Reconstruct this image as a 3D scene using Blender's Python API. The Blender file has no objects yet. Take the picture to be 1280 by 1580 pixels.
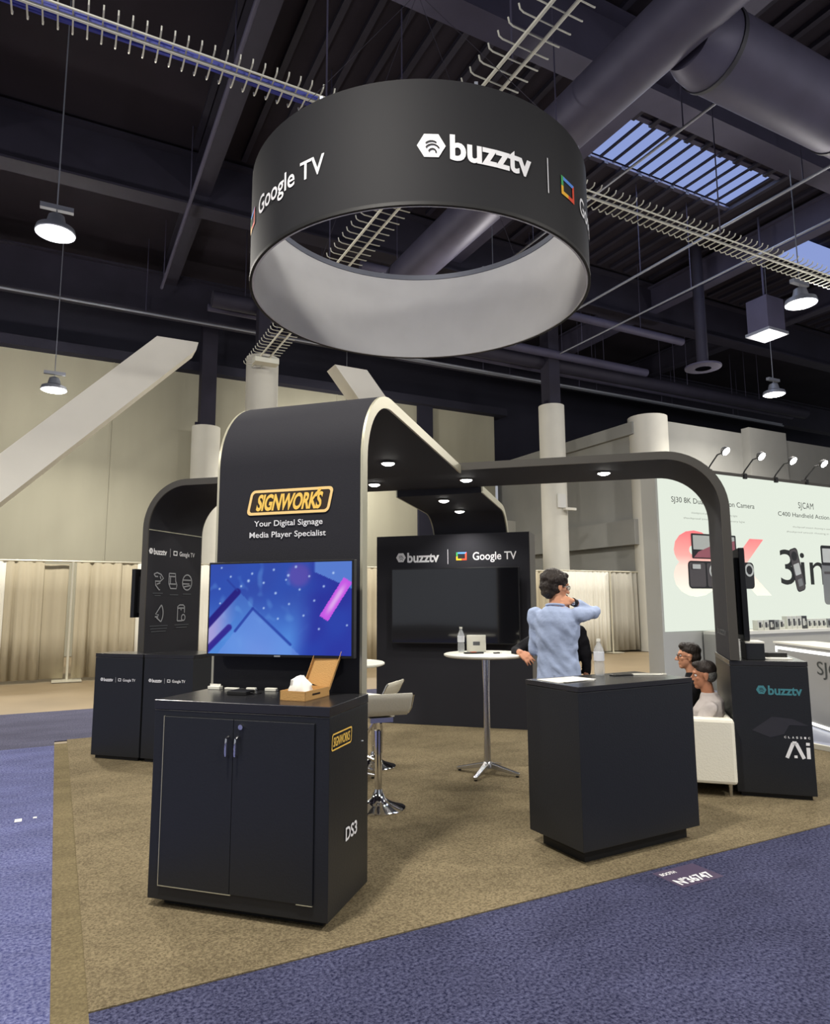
import bpy, bmesh, math, random
from mathutils import Vector, Matrix, noise
random.seed(7)
S = bpy.context.scene
COL = S.collection
PI = math.pi
rad = math.radians

# ------------------------------------------------------------------ camera, world, exposure
cam_d = bpy.data.cameras.new('camera')
cam = bpy.data.objects.new('camera', cam_d); COL.objects.link(cam)
S.camera = cam
PITCH, ROLL, FPX = rad(7.507), rad(0.33), 1052.0
cam_d.sensor_fit = 'HORIZONTAL'; cam_d.sensor_width = 36.0
cam_d.lens = FPX / 1280.0 * 36.0
cam_d.clip_start = 0.05; cam_d.clip_end = 300
fw = Vector((0, math.cos(PITCH), math.sin(PITCH))); up0 = Vector((0, -math.sin(PITCH), math.cos(PITCH))); rt0 = Vector((1, 0, 0))
rt = rt0 * math.cos(ROLL) - up0 * math.sin(ROLL); up = rt0 * math.sin(ROLL) + up0 * math.cos(ROLL)
m = Matrix.Identity(4)
for i in range(3):
    m[i][0] = rt[i]; m[i][1] = up[i]; m[i][2] = -fw[i]
m.translation = Vector((0, 0, 1.55))
cam.matrix_world = m

S.view_settings.view_transform = 'Standard'
S.view_settings.look = 'None'
S.view_settings.gamma = 1
S.view_settings.use_curve_mapping = False
S.view_settings.exposure = 0.0

W = bpy.data.worlds.new('hall_ambient'); S.world = W; W.use_nodes = True
bg = W.node_tree.nodes['Background']
bg.inputs[0].default_value = (0.88, 0.92, 1.0, 1); bg.inputs[1].default_value = 0.40

LAMP_POWER = 370.0      # high bay lamps
SPOT_POWER = 42.0       # canopy downlights
DAY_POWER = 160.0       # daylight falling through the skylight

# frames: BOOTH diagonal frame (u right, v away) and HALL frame (p along the front carpet edge, q away)
BO = Vector((0.09, 6.92, 0)); BR = rad(-17.44)
HO = Vector((-1.256, 2.827, 0)); HR = rad(27.56)
def frame(o, r, x, y, z=0):
    return Vector((o.x + x*math.cos(r) - y*math.sin(r), o.y + x*math.sin(r) + y*math.cos(r), z))
def B(u, v, z=0): return frame(BO, BR, u, v, z)
def H(p, q, z=0): return frame(HO, HR, p, q, z)

# ------------------------------------------------------------------ materials
def lin(c):
    c = c/255.0
    return c/12.92 if c <= 0.04045 else ((c+0.055)/1.055)**2.4
def rgb(r, g, b): return (lin(r), lin(g), lin(b), 1)
MATS = {}
def mat(name, col, rough=0.6, metal=0.0, spec=0.5, bump=0.0, bscale=60, var=0.0, vscale=8, stretch=None, coat=0.0, trans=0.0, emit=0.0, alpha=1.0):
    if name in MATS: return MATS[name]
    M = bpy.data.materials.new(name); M.use_nodes = True
    nt = M.node_tree; N = nt.nodes; L = nt.links
    b = N['Principled BSDF']
    b.inputs['Base Color'].default_value = col
    b.inputs['Roughness'].default_value = rough
    b.inputs['Metallic'].default_value = metal
    b.inputs['Specular IOR Level'].default_value = spec
    b.inputs['Coat Weight'].default_value = coat
    b.inputs['Transmission Weight'].default_value = trans
    if emit:
        b.inputs['Emission Color'].default_value = col; b.inputs['Emission Strength'].default_value = emit
    if bump or var:
        tc = N.new('ShaderNodeTexCoord'); mp = N.new('ShaderNodeMapping')
        if stretch: mp.inputs['Scale'].default_value = stretch
        L.new(tc.outputs['Object'], mp.inputs['Vector'])
    if var:
        n1 = N.new('ShaderNodeTexNoise'); n1.inputs['Scale'].default_value = vscale; n1.inputs['Detail'].default_value = 5
        L.new(mp.outputs[0], n1.inputs['Vector'])
        mx = N.new('ShaderNodeMix'); mx.data_type = 'RGBA'
        mx.inputs[6].default_value = tuple(max(0, c*(1-var)) for c in col[:3]) + (1,)
        mx.inputs[7].default_value = tuple(min(1, c*(1+var)) for c in col[:3]) + (1,)
        rp = N.new('ShaderNodeMapRange'); rp.inputs[1].default_value = .3; rp.inputs[2].default_value = .7
        L.new(n1.outputs['Fac'], rp.inputs[0]); L.new(rp.outputs[0], mx.inputs[0]); L.new(mx.outputs[2], b.inputs['Base Color'])
    if bump:
        n2 = N.new('ShaderNodeTexNoise'); n2.inputs['Scale'].default_value = bscale; n2.inputs['Detail'].default_value = 3
        L.new(mp.outputs[0], n2.inputs['Vector'])
        bp = N.new('ShaderNodeBump'); bp.inputs['Strength'].default_value = bump; bp.inputs['Distance'].default_value = .02
        L.new(n2.outputs['Fac'], bp.inputs['Height']); L.new(bp.outputs[0], b.inputs['Normal'])
    MATS[name] = M
    return M
def emis(name, col, strength):
    if name in MATS: return MATS[name]
    M = bpy.data.materials.new(name); M.use_nodes = True
    nt = M.node_tree; nt.nodes.clear()
    e = nt.nodes.new('ShaderNodeEmission'); e.inputs[0].default_value = col; e.inputs[1].default_value = strength
    o = nt.nodes.new('ShaderNodeOutputMaterial'); nt.links.new(e.outputs[0], o.inputs[0])
    MATS[name] = M; return M
def attr_emis(name, strength):
    M = bpy.data.materials.new(name); M.use_nodes = True
    nt = M.node_tree; nt.nodes.clear()
    a = nt.nodes.new('ShaderNodeAttribute'); a.attribute_name = 'picture'
    e = nt.nodes.new('ShaderNodeEmission'); e.inputs[1].default_value = strength
    g = nt.nodes.new('ShaderNodeBsdfGlossy'); g.inputs['Roughness'].default_value = .15; g.inputs[0].default_value = (.03,.03,.03,1)
    ad = nt.nodes.new('ShaderNodeAddShader')
    o = nt.nodes.new('ShaderNodeOutputMaterial')
    nt.links.new(a.outputs['Color'], e.inputs[0]); nt.links.new(e.outputs[0], ad.inputs[0]); nt.links.new(g.outputs[0], ad.inputs[1]); nt.links.new(ad.outputs[0], o.inputs[0])
    return M
def carpet(name, c1, c2, scale, big, seamvar=.12):
    M = bpy.data.materials.new(name); M.use_nodes = True
    nt = M.node_tree; N = nt.nodes; L = nt.links; b = N['Principled BSDF']
    b.inputs['Roughness'].default_value = .95; b.inputs['Specular IOR Level'].default_value = .08
    tc = N.new('ShaderNodeTexCoord')
    n1 = N.new('ShaderNodeTexNoise'); n1.inputs['Scale'].default_value = scale; n1.inputs['Detail'].default_value = 4; n1.inputs['Roughness'].default_value = .7
    n2 = N.new('ShaderNodeTexNoise'); n2.inputs['Scale'].default_value = big; n2.inputs['Detail'].default_value = 6; n2.inputs['Roughness'].default_value = .62
    L.new(tc.outputs['Object'], n1.inputs['Vector'])
    mp = N.new('ShaderNodeMapping'); mp.inputs['Scale'].default_value = (1, 2.2, 1); L.new(tc.outputs['Object'], mp.inputs['Vector']); L.new(mp.outputs[0], n2.inputs['Vector'])
    cr = N.new('ShaderNodeValToRGB'); cr.color_ramp.elements[0].position = .36; cr.color_ramp.elements[1].position = .66
    cr.color_ramp.elements[0].color = c1; cr.color_ramp.elements[1].color = c2
    L.new(n1.outputs['Fac'], cr.inputs[0])
    mr = N.new('ShaderNodeMapRange'); mr.inputs[1].default_value = .3; mr.inputs[2].default_value = .7; mr.inputs[3].default_value = 1-seamvar*1.8; mr.inputs[4].default_value = 1+seamvar
    L.new(n2.outputs['Fac'], mr.inputs[0])
    ml = N.new('ShaderNodeVectorMath'); ml.operation = 'SCALE'
    L.new(cr.outputs[0], ml.inputs[0]); L.new(mr.outputs[0], ml.inputs[3]); L.new(ml.outputs[0], b.inputs['Base Color'])
    bp = N.new('ShaderNodeBump'); bp.inputs['Strength'].default_value = .7; bp.inputs['Distance'].default_value = .01
    L.new(n1.outputs['Fac'], bp.inputs['Height']); L.new(bp.outputs[0], b.inputs['Normal'])
    MATS[name] = M; return M

black = mat('black_laminate', rgb(30, 32, 36), .4, spec=.45, bump=.05, bscale=90)
black_top = mat('black_worktop', rgb(38, 38, 40), .22, spec=.6)
black_dark = mat('black_plinth', rgb(14, 14, 16), .6)
fabric = mat('black_fabric', rgb(38, 38, 44), .78, spec=.25, bump=.12, bscale=220)
fabric_ring = mat('black_banner_fabric', rgb(34, 34, 37), .7, spec=.3, bump=.03, bscale=7)
white_fabric = mat('white_liner_fabric', rgb(222, 222, 222), .85, spec=.15, bump=.06, bscale=5, var=.03, vscale=3)
alu = mat('brushed_aluminium', rgb(196, 192, 170), .38, metal=.55)
alu_dark = mat('dark_frame_edge', rgb(78, 75, 70), .5, metal=.3)
white_print = mat('white_lettering', rgb(236, 236, 238), .6)
grey_print = mat('grey_lettering', rgb(150, 152, 156), .6)
dim_print = mat('faint_print', rgb(66, 70, 76), .6)
teal_print = mat('teal_lettering', rgb(66, 128, 138), .5)
gold = mat('gold_lettering', rgb(250, 205, 95), .5)
gold_frame = mat('pale_gold_frame', rgb(250, 212, 140), .5)
chrome = mat('chrome', rgb(225, 225, 228), .08, metal=1.0)
chrome_soft = mat('satin_chrome', rgb(205, 205, 208), .25, metal=1.0)
white_pl = mat('white_plastic', rgb(228, 226, 214), .35)
white_leather = mat('white_leather', rgb(238, 234, 218), .5, bump=.1, bscale=70)
skin = mat('skin', rgb(208, 150, 118), .55, spec=.35, var=.06, vscale=20)
skin_tan = mat('tan_skin', rgb(180, 124, 94), .55, spec=.35, var=.06, vscale=20)
hair_m = mat('dark_hair', rgb(38, 28, 22), .6, bump=.6, bscale=90, stretch=(1, 1, .25))
hair_g = mat('greying_hair', rgb(92, 92, 88), .7, bump=.6, bscale=90)
shirt_blue = mat('light_blue_linen', rgb(164, 178, 208), .85, spec=.15, bump=.5, bscale=11, var=.06, vscale=14)
shirt_grey = mat('light_grey_cotton', rgb(186, 178, 174), .85, spec=.15, bump=.4, bscale=14)
shirt_black = mat('black_cotton', rgb(26, 26, 30), .85, spec=.15, bump=.35, bscale=16)
trouser = mat('navy_trousers', rgb(34, 36, 48), .85)
shoe_m = mat('black_shoe_leather', rgb(20, 20, 22), .4)
screen_off = mat('dark_glass_screen', rgb(16, 16, 20), .06, spec=.9, coat=.4)
bezel = mat('black_bezel', rgb(20, 20, 22), .35)
card = mat('brown_cardboard', rgb(196, 152, 92), .8, bump=.15, bscale=120)
paper = mat('white_paper', rgb(232, 230, 222), .7)
def clear(name, col):
    M = mat(name, col, .05, trans=.0, spec=.8)
    nt = M.node_tree
    if 'mixg' not in nt.nodes:
        b = nt.nodes['Principled BSDF']; t = nt.nodes.new('ShaderNodeBsdfTransparent'); t.inputs[0].default_value = (.94, .95, .96, 1)
        x = nt.nodes.new('ShaderNodeMixShader'); x.name = 'mixg'; x.inputs[0].default_value = .32
        nt.links.new(t.outputs[0], x.inputs[1]); nt.links.new(b.outputs[0], x.inputs[2]); nt.links.new(x.outputs[0], nt.nodes['Material Output'].inputs[0])
    return M
plastic_clear = clear('clear_bottle_plastic', rgb(225, 228, 230))
glass_lens = clear('clear_spectacle_lens', rgb(235, 238, 240))
wall_m = mat('cream_wall_paint', rgb(160, 157, 140), .85, spec=.2, var=.05, vscale=1.2, stretch=(1, 1, .15), bump=.03, bscale=6)
wall_grey = mat('grey_wall_paint', rgb(138, 138, 134), .85, spec=.2, var=.05, vscale=1)
wall_dark = mat('dark_navy_wall_paint', rgb(40, 40, 52), .85, spec=.2, var=.1, vscale=.6)
wrap_m = mat('white_column_wrap', rgb(200, 198, 188), .75, spec=.25, var=.03, vscale=2)
drape_m = mat('cream_drape', rgb(178, 168, 144), .9, spec=.1, bump=.1, bscale=30, var=.05, vscale=2, stretch=(3, 3, .2))
drape_w = mat('white_drape', rgb(226, 223, 210), .9, spec=.1, bump=.1, bscale=30)
drape_g = mat('grey_drape', rgb(168, 164, 152), .9, spec=.1, bump=.1, bscale=30)
pole_m = mat('drape_pole_aluminium', rgb(205, 200, 180), .4, metal=.4)
ceil_m = mat('dark_ceiling_paint', rgb(38, 34, 42), .9, spec=.15, var=.15, vscale=.7)
steel_dark = mat('dark_painted_steel', rgb(36, 34, 48), .7, spec=.3, var=.15, vscale=1.5)
steel_mid = mat('grey_violet_painted_steel', rgb(62, 60, 80), .65, spec=.3, var=.12, vscale=1.5)
duct_m = mat('dull_duct_metal', rgb(74, 72, 92), .55, metal=.25, spec=.4, var=.1, vscale=2)
duct_band = mat('dark_duct_band', rgb(40, 40, 50), .6)
tray_m = mat('zinc_tray_wire', rgb(214, 214, 202), .5, metal=.2)
cable_blue = mat('blue_data_cable', rgb(76, 84, 176), .5)
conduit_m = mat('galvanised_conduit', rgb(130, 134, 146), .45, metal=.4)
beige_floor = mat('bare_tan_floor', rgb(132, 116, 90), .5, spec=.4, var=.12, vscale=.9, bump=.05, bscale=30)

# ------------------------------------------------------------------ mesh builder
class MB:
    def __init__(s): s.v = []; s.f = []; s.mi = []; s.cur = 0
    def add(s, vs, fs):
        o = len(s.v); s.v += [Vector(v) for v in vs]
        for f in fs: s.f.append([i+o for i in f]); s.mi.append(s.cur)
        return s
    def box(s, x0, x1, y0, y1, z0, z1, M=None):
        vs = [(x, y, z) for z in (z0, z1) for y in (y0, y1) for x in (x0, x1)]
        if M is not None: vs = [M @ Vector(v) for v in vs]
        return s.add(vs, [(0,2,3,1),(4,5,7,6),(0,1,5,4),(1,3,7,5),(3,2,6,7),(2,0,4,6)])
    def prism(s, pts, d, M=None):          # pts: 2D outline (x,z), extruded along y 0..d
        n = len(pts)
        vs = [Vector((x, 0, z)) for x, z in pts] + [Vector((x, d, z)) for x, z in pts]
        if M is not None: vs = [M @ v for v in vs]
        return s.add(vs, [list(range(n)), list(range(2*n-1, n-1, -1))] + [(i, (i+1) % n, n+(i+1) % n, n+i)[::-1] for i in range(n)])
    def tube(s, pts, r, n=10, caps=True, radii=None):
        pts = [Vector(p) for p in pts]; rings = []
        ref = None
        for i, p in enumerate(pts):
            t = (pts[min(i+1, len(pts)-1)] - pts[max(i-1, 0)]).normalized()
            if ref is None: ref = t.orthogonal().normalized()
            a = (ref - t*ref.dot(t)); a = a.normalized() if a.length > 1e-6 else t.orthogonal().normalized(); ref = a
            b = t.cross(a); rr = radii[i] if radii else r
            rings.append([p + (a*math.cos(2*PI*k/n) + b*math.sin(2*PI*k/n))*rr for k in range(n)])
        vs = [v for R in rings for v in R]; fs = []
        for i in range(len(pts)-1):
            for k in range(n): fs.append((i*n+k, i*n+(k+1) % n, (i+1)*n+(k+1) % n, (i+1)*n+k))
        if caps: fs.append(list(range(n))[::-1]); fs.append([(len(pts)-1)*n+k for k in range(n)])
        return s.add(vs, fs)
    def lathe(s, prof, n=32, c=(0,0,0), sx=1, sy=1):
        c = Vector(c); vs = []; fs = []
        for r, z in prof: vs += [c + Vector((r*math.cos(2*PI*k/n)*sx, r*math.sin(2*PI*k/n)*sy, z)) for k in range(n)]
        for i in range(len(prof)-1):
            for k in range(n): fs.append((i*n+k, i*n+(k+1) % n, (i+1)*n+(k+1) % n, (i+1)*n+k))
        if prof[0][0] > 1e-5: fs.append(list(range(n))[::-1])
        if prof[-1][0] > 1e-5: fs.append([(len(prof)-1)*n+k for k in range(n)])
        return s.add(vs, fs)
    def ball(s, c, r, M=None, nu=20, nv=12):
        r = (r, r, r) if not hasattr(r, '__len__') else r
        c = Vector(c); vs = []; fs = []
        for j in range(1, nv):
            t = PI*j/nv
            for i in range(nu):
                q = Vector((r[0]*math.sin(t)*math.cos(2*PI*i/nu), r[1]*math.sin(t)*math.sin(2*PI*i/nu), r[2]*math.cos(t)))
                vs.append(c + (M @ q if M is not None else q))
        for d in (1, -1):
            q = Vector((0, 0, r[2]*d)); vs.append(c + (M @ q if M is not None else q))
        T, Bt = len(vs)-2, len(vs)-1
        for j in range(nv-2):
            for i in range(nu): fs.append((j*nu+i, (j+1)*nu+i, (j+1)*nu+(i+1) % nu, j*nu+(i+1) % nu))
        for i in range(nu): fs.append((T, i, (i+1) % nu)); fs.append((Bt, (nv-2)*nu+(i+1) % nu, (nv-2)*nu+i))
        return s.add(vs, fs)
    def cap(s, p0, r0, p1, r1, n=14):
        p0 = Vector(p0); p1 = Vector(p1); d = p1-p0; L = d.length
        t = d.normalized() if L > 1e-6 else Vector((0,0,1)); pts = []; rr = []
        for k in range(5):
            a = PI/2*k/5; pts.append(p0 - t*r0*math.cos(a)); rr.append(max(r0*math.sin(a), 1e-4))
        for k in range(6):
            a = PI/2*k/5; pts.append(p1 + t*r1*math.sin(a)); rr.append(max(r1*math.cos(a), 1e-4))
        pts[4] = p0.copy() - t*r0*.05
        return s.tube(pts, 0, n, True, rr)
    def loft(s, rings, n=24):              # rings: (cx,cy,cz,rx,ry)
        vs = []; fs = []
        for cx, cy, cz, rx, ry in rings: vs += [Vector((cx+rx*math.cos(2*PI*k/n), cy+ry*math.sin(2*PI*k/n), cz)) for k in range(n)]
        for i in range(len(rings)-1):
            for k in range(n): fs.append((i*n+k, i*n+(k+1) % n, (i+1)*n+(k+1) % n, (i+1)*n+k))
        fs.append(list(range(n))[::-1]); fs.append([(len(rings)-1)*n+k for k in range(n)])
        return s.add(vs, fs)
    def mesh(s, name):
        me = bpy.data.meshes.new(name); me.from_pydata([tuple(v) for v in s.v], [], s.f)
        bm = bmesh.new(); bm.from_mesh(me); bmesh.ops.recalc_face_normals(bm, faces=bm.faces); bm.to_mesh(me); bm.free()
        return me
    def build(s, name, material, parent=None, smooth=False, bevel=0, recalc=True):
        me = s.mesh(name) if recalc else bpy.data.meshes.new(name)
        if not recalc: me.from_pydata([tuple(v) for v in s.v], [], s.f)
        o = bpy.data.objects.new(name, me); COL.objects.link(o)
        for mm in (material if isinstance(material, (list, tuple)) else [material]): me.materials.append(mm)
        if isinstance(material, (list, tuple)): me.polygons.foreach_set('material_index', s.mi)
        if parent is not None: o.parent = parent
        if smooth:
            me.polygons.foreach_set('use_smooth', [True]*len(me.polygons))
            try: me.set_sharp_from_angle(angle=rad(38))
            except Exception: pass
        if bevel:
            b = o.modifiers.new('edge', 'BEVEL'); b.width = bevel; b.segments = 2; b.limit_method = 'ANGLE'; b.angle_limit = rad(40)
        return o
def tag(o, label=None, cat=None, group=None, kind=None):
    if label: o['label'] = label
    if cat: o['category'] = cat
    if group: o['group'] = group
    if kind: o['kind'] = kind
    return o
def thing(name, label, cat, loc=(0,0,0), rz=0, group=None):
    o = bpy.data.objects.new(name, None); COL.objects.link(o); o.location = loc; o.rotation_euler = (0, 0, rz); o.empty_display_size = .1
    return tag(o, label, cat, group)
def struct(name, mb, mt, smooth=False, loc=None, rz=0, label=None):
    o = mb.build(name, mt, None, smooth); o['kind'] = 'structure'
    if label: o['label'] = label
    if loc is not None: o.location = loc; o.rotation_euler = (0, 0, rz)
    return o
def copy_tree(o, parent=None):
    c = o.copy(); COL.objects.link(c); c.parent = parent
    for ch in list(o.children): copy_tree(ch, c)
    return c
def hall(o): o.location = HO; o.rotation_euler = (0, 0, HR); return o
def rounded(w, h, r, n=5, shear=0):
    pts = []
    for cx, cz, a0 in ((w/2-r, h/2-r, 0), (-w/2+r, h/2-r, 90), (-w/2+r, -h/2+r, 180), (w/2-r, -h/2+r, 270)):
        for k in range(n+1):
            a = rad(a0 + 90*k/n); x = cx+r*math.cos(a); z = cz+r*math.sin(a); pts.append((x + shear*z, z))
    return pts

# ------------------------------------------------------------------ lettering
_tc = {}
def text_geo(s, size=1.0, bold=0.0, space=1.0):
    k = (s, bold, space)
    if k not in _tc:
        cu = bpy.data.curves.new('lettering', 'FONT'); cu.body = s; cu.size = 1; cu.offset = bold; cu.space_character = space; cu.resolution_u = 4
        o = bpy.data.objects.new('lettering', cu); COL.objects.link(o)
        bpy.context.view_layer.update()
        dg = bpy.context.evaluated_depsgraph_get(); me = bpy.data.meshes.new_from_object(o.evaluated_get(dg))
        _tc[k] = ([v.co.copy() for v in me.vertices], [list(p.vertices) for p in me.polygons])
        bpy.data.meshes.remove(me); bpy.data.objects.remove(o); bpy.data.curves.remove(cu)
    V, F = _tc[k]
    xs = [v.x for v in V]; ys = [v.y for v in V]
    return V, F, min(xs), max(xs), min(ys), max(ys)
def fit_text(mb, s, x0, x1, base, height, fn, bold=0.0, space=1.0, shear=0, cap=0.73):
    # text stretched between x0 and x1, capital height given; fn maps (x, y) to a 3D point
    V, F, a, b, c, d = text_geo(s, 1, bold, space)
    sx = (x1-x0)/(b-a); sy = height/cap
    mb.add([fn(x0+(v.x-a)*sx + shear*v.y*sy, base+v.y*sy) for v in V], F)
def plane_fn(o, r, u, n=Vector((0,0,0))):
    o, r, u = Vector(o), Vector(r), Vector(u)
    return lambda x, y: o + r*x + u*y
def arcpts(cx, cy, r, a0, a1, n): return [(cx+r*math.cos(rad(a0+(a1-a0)*k/n)), cy+r*math.sin(rad(a0+(a1-a0)*k/n))) for k in range(n+1)]
def stroke(mb, pts, w, fn):            # flat ribbon along 2D points
    P = [Vector((x, y, 0)) for x, y in pts]; L = []; R = []
    for i, p in enumerate(P):
        t = (P[min(i+1, len(P)-1)] - P[max(i-1, 0)]).normalized(); nn = Vector((-t.y, t.x, 0))*w/2
        L.append(p+nn); R.append(p-nn)
    vs = [fn(q.x, q.y) for q in L+R]; n = len(P)
    mb.add(vs, [(i, i+1, n+i+1, n+i) for i in range(n-1)])
def polyfill(mb, pts, fn): mb.add([fn(x, y) for x, y in pts], [list(range(len(pts)))])

def logo(parent, fn, s, google=True, buzz=True, mono=None, lift=None, dark=None):
    """emblem 0-.235, wordmark .265-1.03, divider 1.235, icon 1.43-1.67, second wordmark 1.81-2.79 (times s); y 0 = mid height"""
    f = lambda x, y: fn(x*s, y*s)
    g = lambda x, y: (lift or fn)(x*s, y*s)
    pm = mono or white_print
    if buzz:
        mb = MB(); c = .1175
        hexa = [(c + .118*math.cos(rad(60*k)), .005 + .118*math.sin(rad(60*k))) for k in range(6)]
        polyfill(mb, hexa, f); e = mb.build('emblem', pm, parent, recalc=False); e['label'] = 'hexagonal emblem with three curved stripes'
        mb = MB()
        for (ox, oy, rr, a0, a1) in ((.118, -.018, .062, 140, 50), (.125, -.045, .060, 150, 25), (.125, -.055, .030, 170, -10)):
            stroke(mb, arcpts(ox, oy, rr, a0, a1, 8), .012, g)
        mb.build('emblem_stripes', dark or black_dark, e, recalc=False)
        mb = MB(); fit_text(mb, 'buzztv', .27, 1.03, -.105, .225, f, bold=.03); mb.build('lettering', pm, parent, recalc=False)
    if google:
        mb = MB(); polyfill(mb, [(1.229, -.165), (1.241, -.165), (1.241, .165), (1.229, .165)], f); mb.build('divider_line', pm, parent, recalc=False)
        mb = MB(); x0, x1, y0, y1, t = 1.43, 1.67, -.085, .095, .036
        quads = [(rgb(90, 150, 240), [(x0+t, y1), (x1, y1), (x1-t, y1-t), (x0+t, y1-t)]), (rgb(60, 170, 90), [(x0, y1), (x0+t, y1), (x0+t, y1-t), (x0+t, 0), (x0, 0)]),
                 (rgb(250, 190, 40), [(x0, 0), (x0+t, 0), (x0+t, y0+t), ((x0+x1)/2, y0+t), ((x0+x1)/2, y0), (x0, y0)]),
                 (rgb(235, 80, 50), [((x0+x1)/2, y0), ((x0+x1)/2, y0+t), (x1-t, y0+t), (x1-t, y1-t), (x1, y1), (x1, y0)])]
        ms = []
        for i, (c, q) in enumerate(quads):
            mb.cur = i; polyfill(mb, q, f); ms.append(mono or mat('icon_colour_%d' % i, c, .5))
        mb.build('screen_icon', ms, parent, recalc=False)
        mb = MB(); fit_text(mb, 'Google TV', 1.81, 2.79, -.085, .18, f, bold=.012); mb.build('lettering', pm, parent, recalc=False)

# ================================================================== LARGE STRUCTURE
# ---- floor (hall frame)
carpet_blue = carpet('blue_carpet', rgb(28, 30, 56), rgb(88, 90, 118), 62, 1.6)
carpet_blue_left = carpet('pale_blue_carpet', rgb(58, 62, 108), rgb(122, 126, 164), 62, 1.6)
carpet_grey = carpet('grey_blue_carpet', rgb(62, 62, 82), rgb(96, 96, 112), 60, 1.2)
carpet_brown = carpet('brown_carpet', rgb(92, 82, 64), rgb(144, 131, 104), 85, .9, .16)
carpet_strip = carpet('brown_carpet_strip', rgb(98, 88, 66), rgb(126, 114, 86), 60, 2)
mb = MB().box(-30, 45, -14, 36, -.2, -.012); hall(struct('floor', mb, beige_floor))
def rug(name, p0, p1, q0, q1, z, mt, label):
    mb = MB().box(p0, p1, q0, q1, -.012, z); o = hall(mb.build(name, mt)); return tag(o, label, 'carpet', kind='structure')
rug('trim_1', -14, -.13, -9, 5.67, 0.0, carpet_blue_left, 'pale blue aisle carpet left of the brown booth carpet')
rug('trim_2', -14, 6.0, 5.95, 8.43, -.001, carpet_grey, 'grey blue carpet behind the left counters')
rug('trim_2', -14, -.13, 5.67, 5.95, -.001, carpet_grey, 'grey blue carpet at the left edge')
rug('trim_3', 0.0, 12, -9, 0.0, 0.0, carpet_blue, 'dark blue aisle carpet in front of the booth')
rug('trim_4', 0.0, 6.9, 0.0, 5.95, .006, carpet_brown, 'brown carpet of the booth')
rug('trim_5', -.13, 0.0, -9, 5.75, .002, carpet_strip, 'narrow brown carpet strip along the left edge of the booth')
mb = MB().box(6.95, 20, 1.0, 5.2, 0, .05); hall(struct('trim_6', mb, mat('pale_blue_platform', rgb(176, 182, 204), .3, var=.1, vscale=3)))
mb = MB().box(6.9, 20, .95, 1.0, 0, .055).box(6.9, 6.95, .95, 5.2, 0, .055); hall(struct('trim_7', mb, white_pl))

# ---- back walls
mb = MB().box(-25, 15.6, 20, 20.4, 0, 9.2)
for p in (-6.2, -2.6, 1.0, 5.3, 8.6): mb.box(p, p+.04, 19.975, 20, 0, 9.2)
hall(struct('wall_back', mb, wall_m))
mb = MB().box(-25, 45, 20.4, 20.6, 7.1, 13).box(-25, 16, 19.6, 20.4, 9.2, 9.5); hall(struct('wall_upper', mb, wall_dark))
mb = MB().box(16, 16.4, 12.6, 20.4, 0, 7.25).box(15.85, 16, 12.6, 20.4, 6.85, 7.25).box(15.75, 16, 12.6, 20, 3.3, 4.1); hall(struct('wall_side', mb, wall_grey))
mb = MB().box(16.9, 40, 12.2, 12.6, 0, 7.3).box(20.6, 22.6, 11.9, 12.2, 0, 7.45); hall(struct('wall_right', mb, wall_grey))
mb = MB().lathe([(.62, 0), (.62, 7.45)], 32, (16.55, 12.6, 0)); hall(struct('trim_8', mb, wrap_m, True))
mb = MB().box(13.9, 16, 19.2, 19.98, 4.1, 4.75).box(6, 13.6, 19.9, 19.98, 2.6, 2.75); hall(struct('trim_9', mb, wrap_m))

# ---- ceiling deck with corrugation, opening for the skylight
sk = (9.7, 15.1, 6.75, 8.12)
mb = MB()
for (a, b, c, d) in ((-30, 45, -14, sk[2]), (-30, 45, sk[3], 36), (-30, sk[0], sk[2], sk[3]), (sk[1], 45, sk[2], sk[3])): mb.box(a, b, c, d, 12, 12.15)
hall(struct('ceiling', mb, ceil_m))
mb = MB()
for k in range(46):
    p = 2 + k*.55
    if sk[0]-.3 < p < sk[1]+.1: mb.box(p, p+.12, 1, sk[2], 11.9, 12); mb.box(p, p+.12, sk[3], 12, 11.9, 12)
    else: mb.box(p, p+.12, 1, 12, 11.9, 12)
hall(struct('ceiling', mb, steel_dark))
w = thing('window_1', 'blue white corrugated skylight in the dark roof', 'skylight', HO, HR); w['kind'] = 'structure'
MB().box(sk[0], sk[1], sk[2], sk[3], 12.05, 12.08).build('pane', emis('skylight_daylight', rgb(146, 164, 222), .9), w)
mb = MB()
for k in range(14): p = sk[0]+.15+k*.4; mb.box(p, p+.06, sk[2], sk[3], 12.0, 12.045)
mb.build('glazing_bars', steel_dark, w)
MB().box(sk[0]-.1, sk[1]+.1, sk[2]-.12, sk[2], 11.95, 12.0).box(sk[0]-.1, sk[1]+.1, sk[3], sk[3]+.12, 11.95, 12).build('window_frame', steel_mid, w)
for i, (p, q, sx, sy) in enumerate(((19.8, 8.6, 1.6, 1.0), (24.5, 9.4, 1.5, 1.0))):
    w = thing('window_%d' % (i+2), 'small distant skylight patch at the right of the roof', 'skylight', HO, HR); w['kind'] = 'structure'
    MB().box(p-sx, p+sx, q-sy/2, q+sy/2, 11.84, 11.88).build('pane', emis('skylight_daylight', rgb(146, 164, 222), .9), w)

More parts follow.
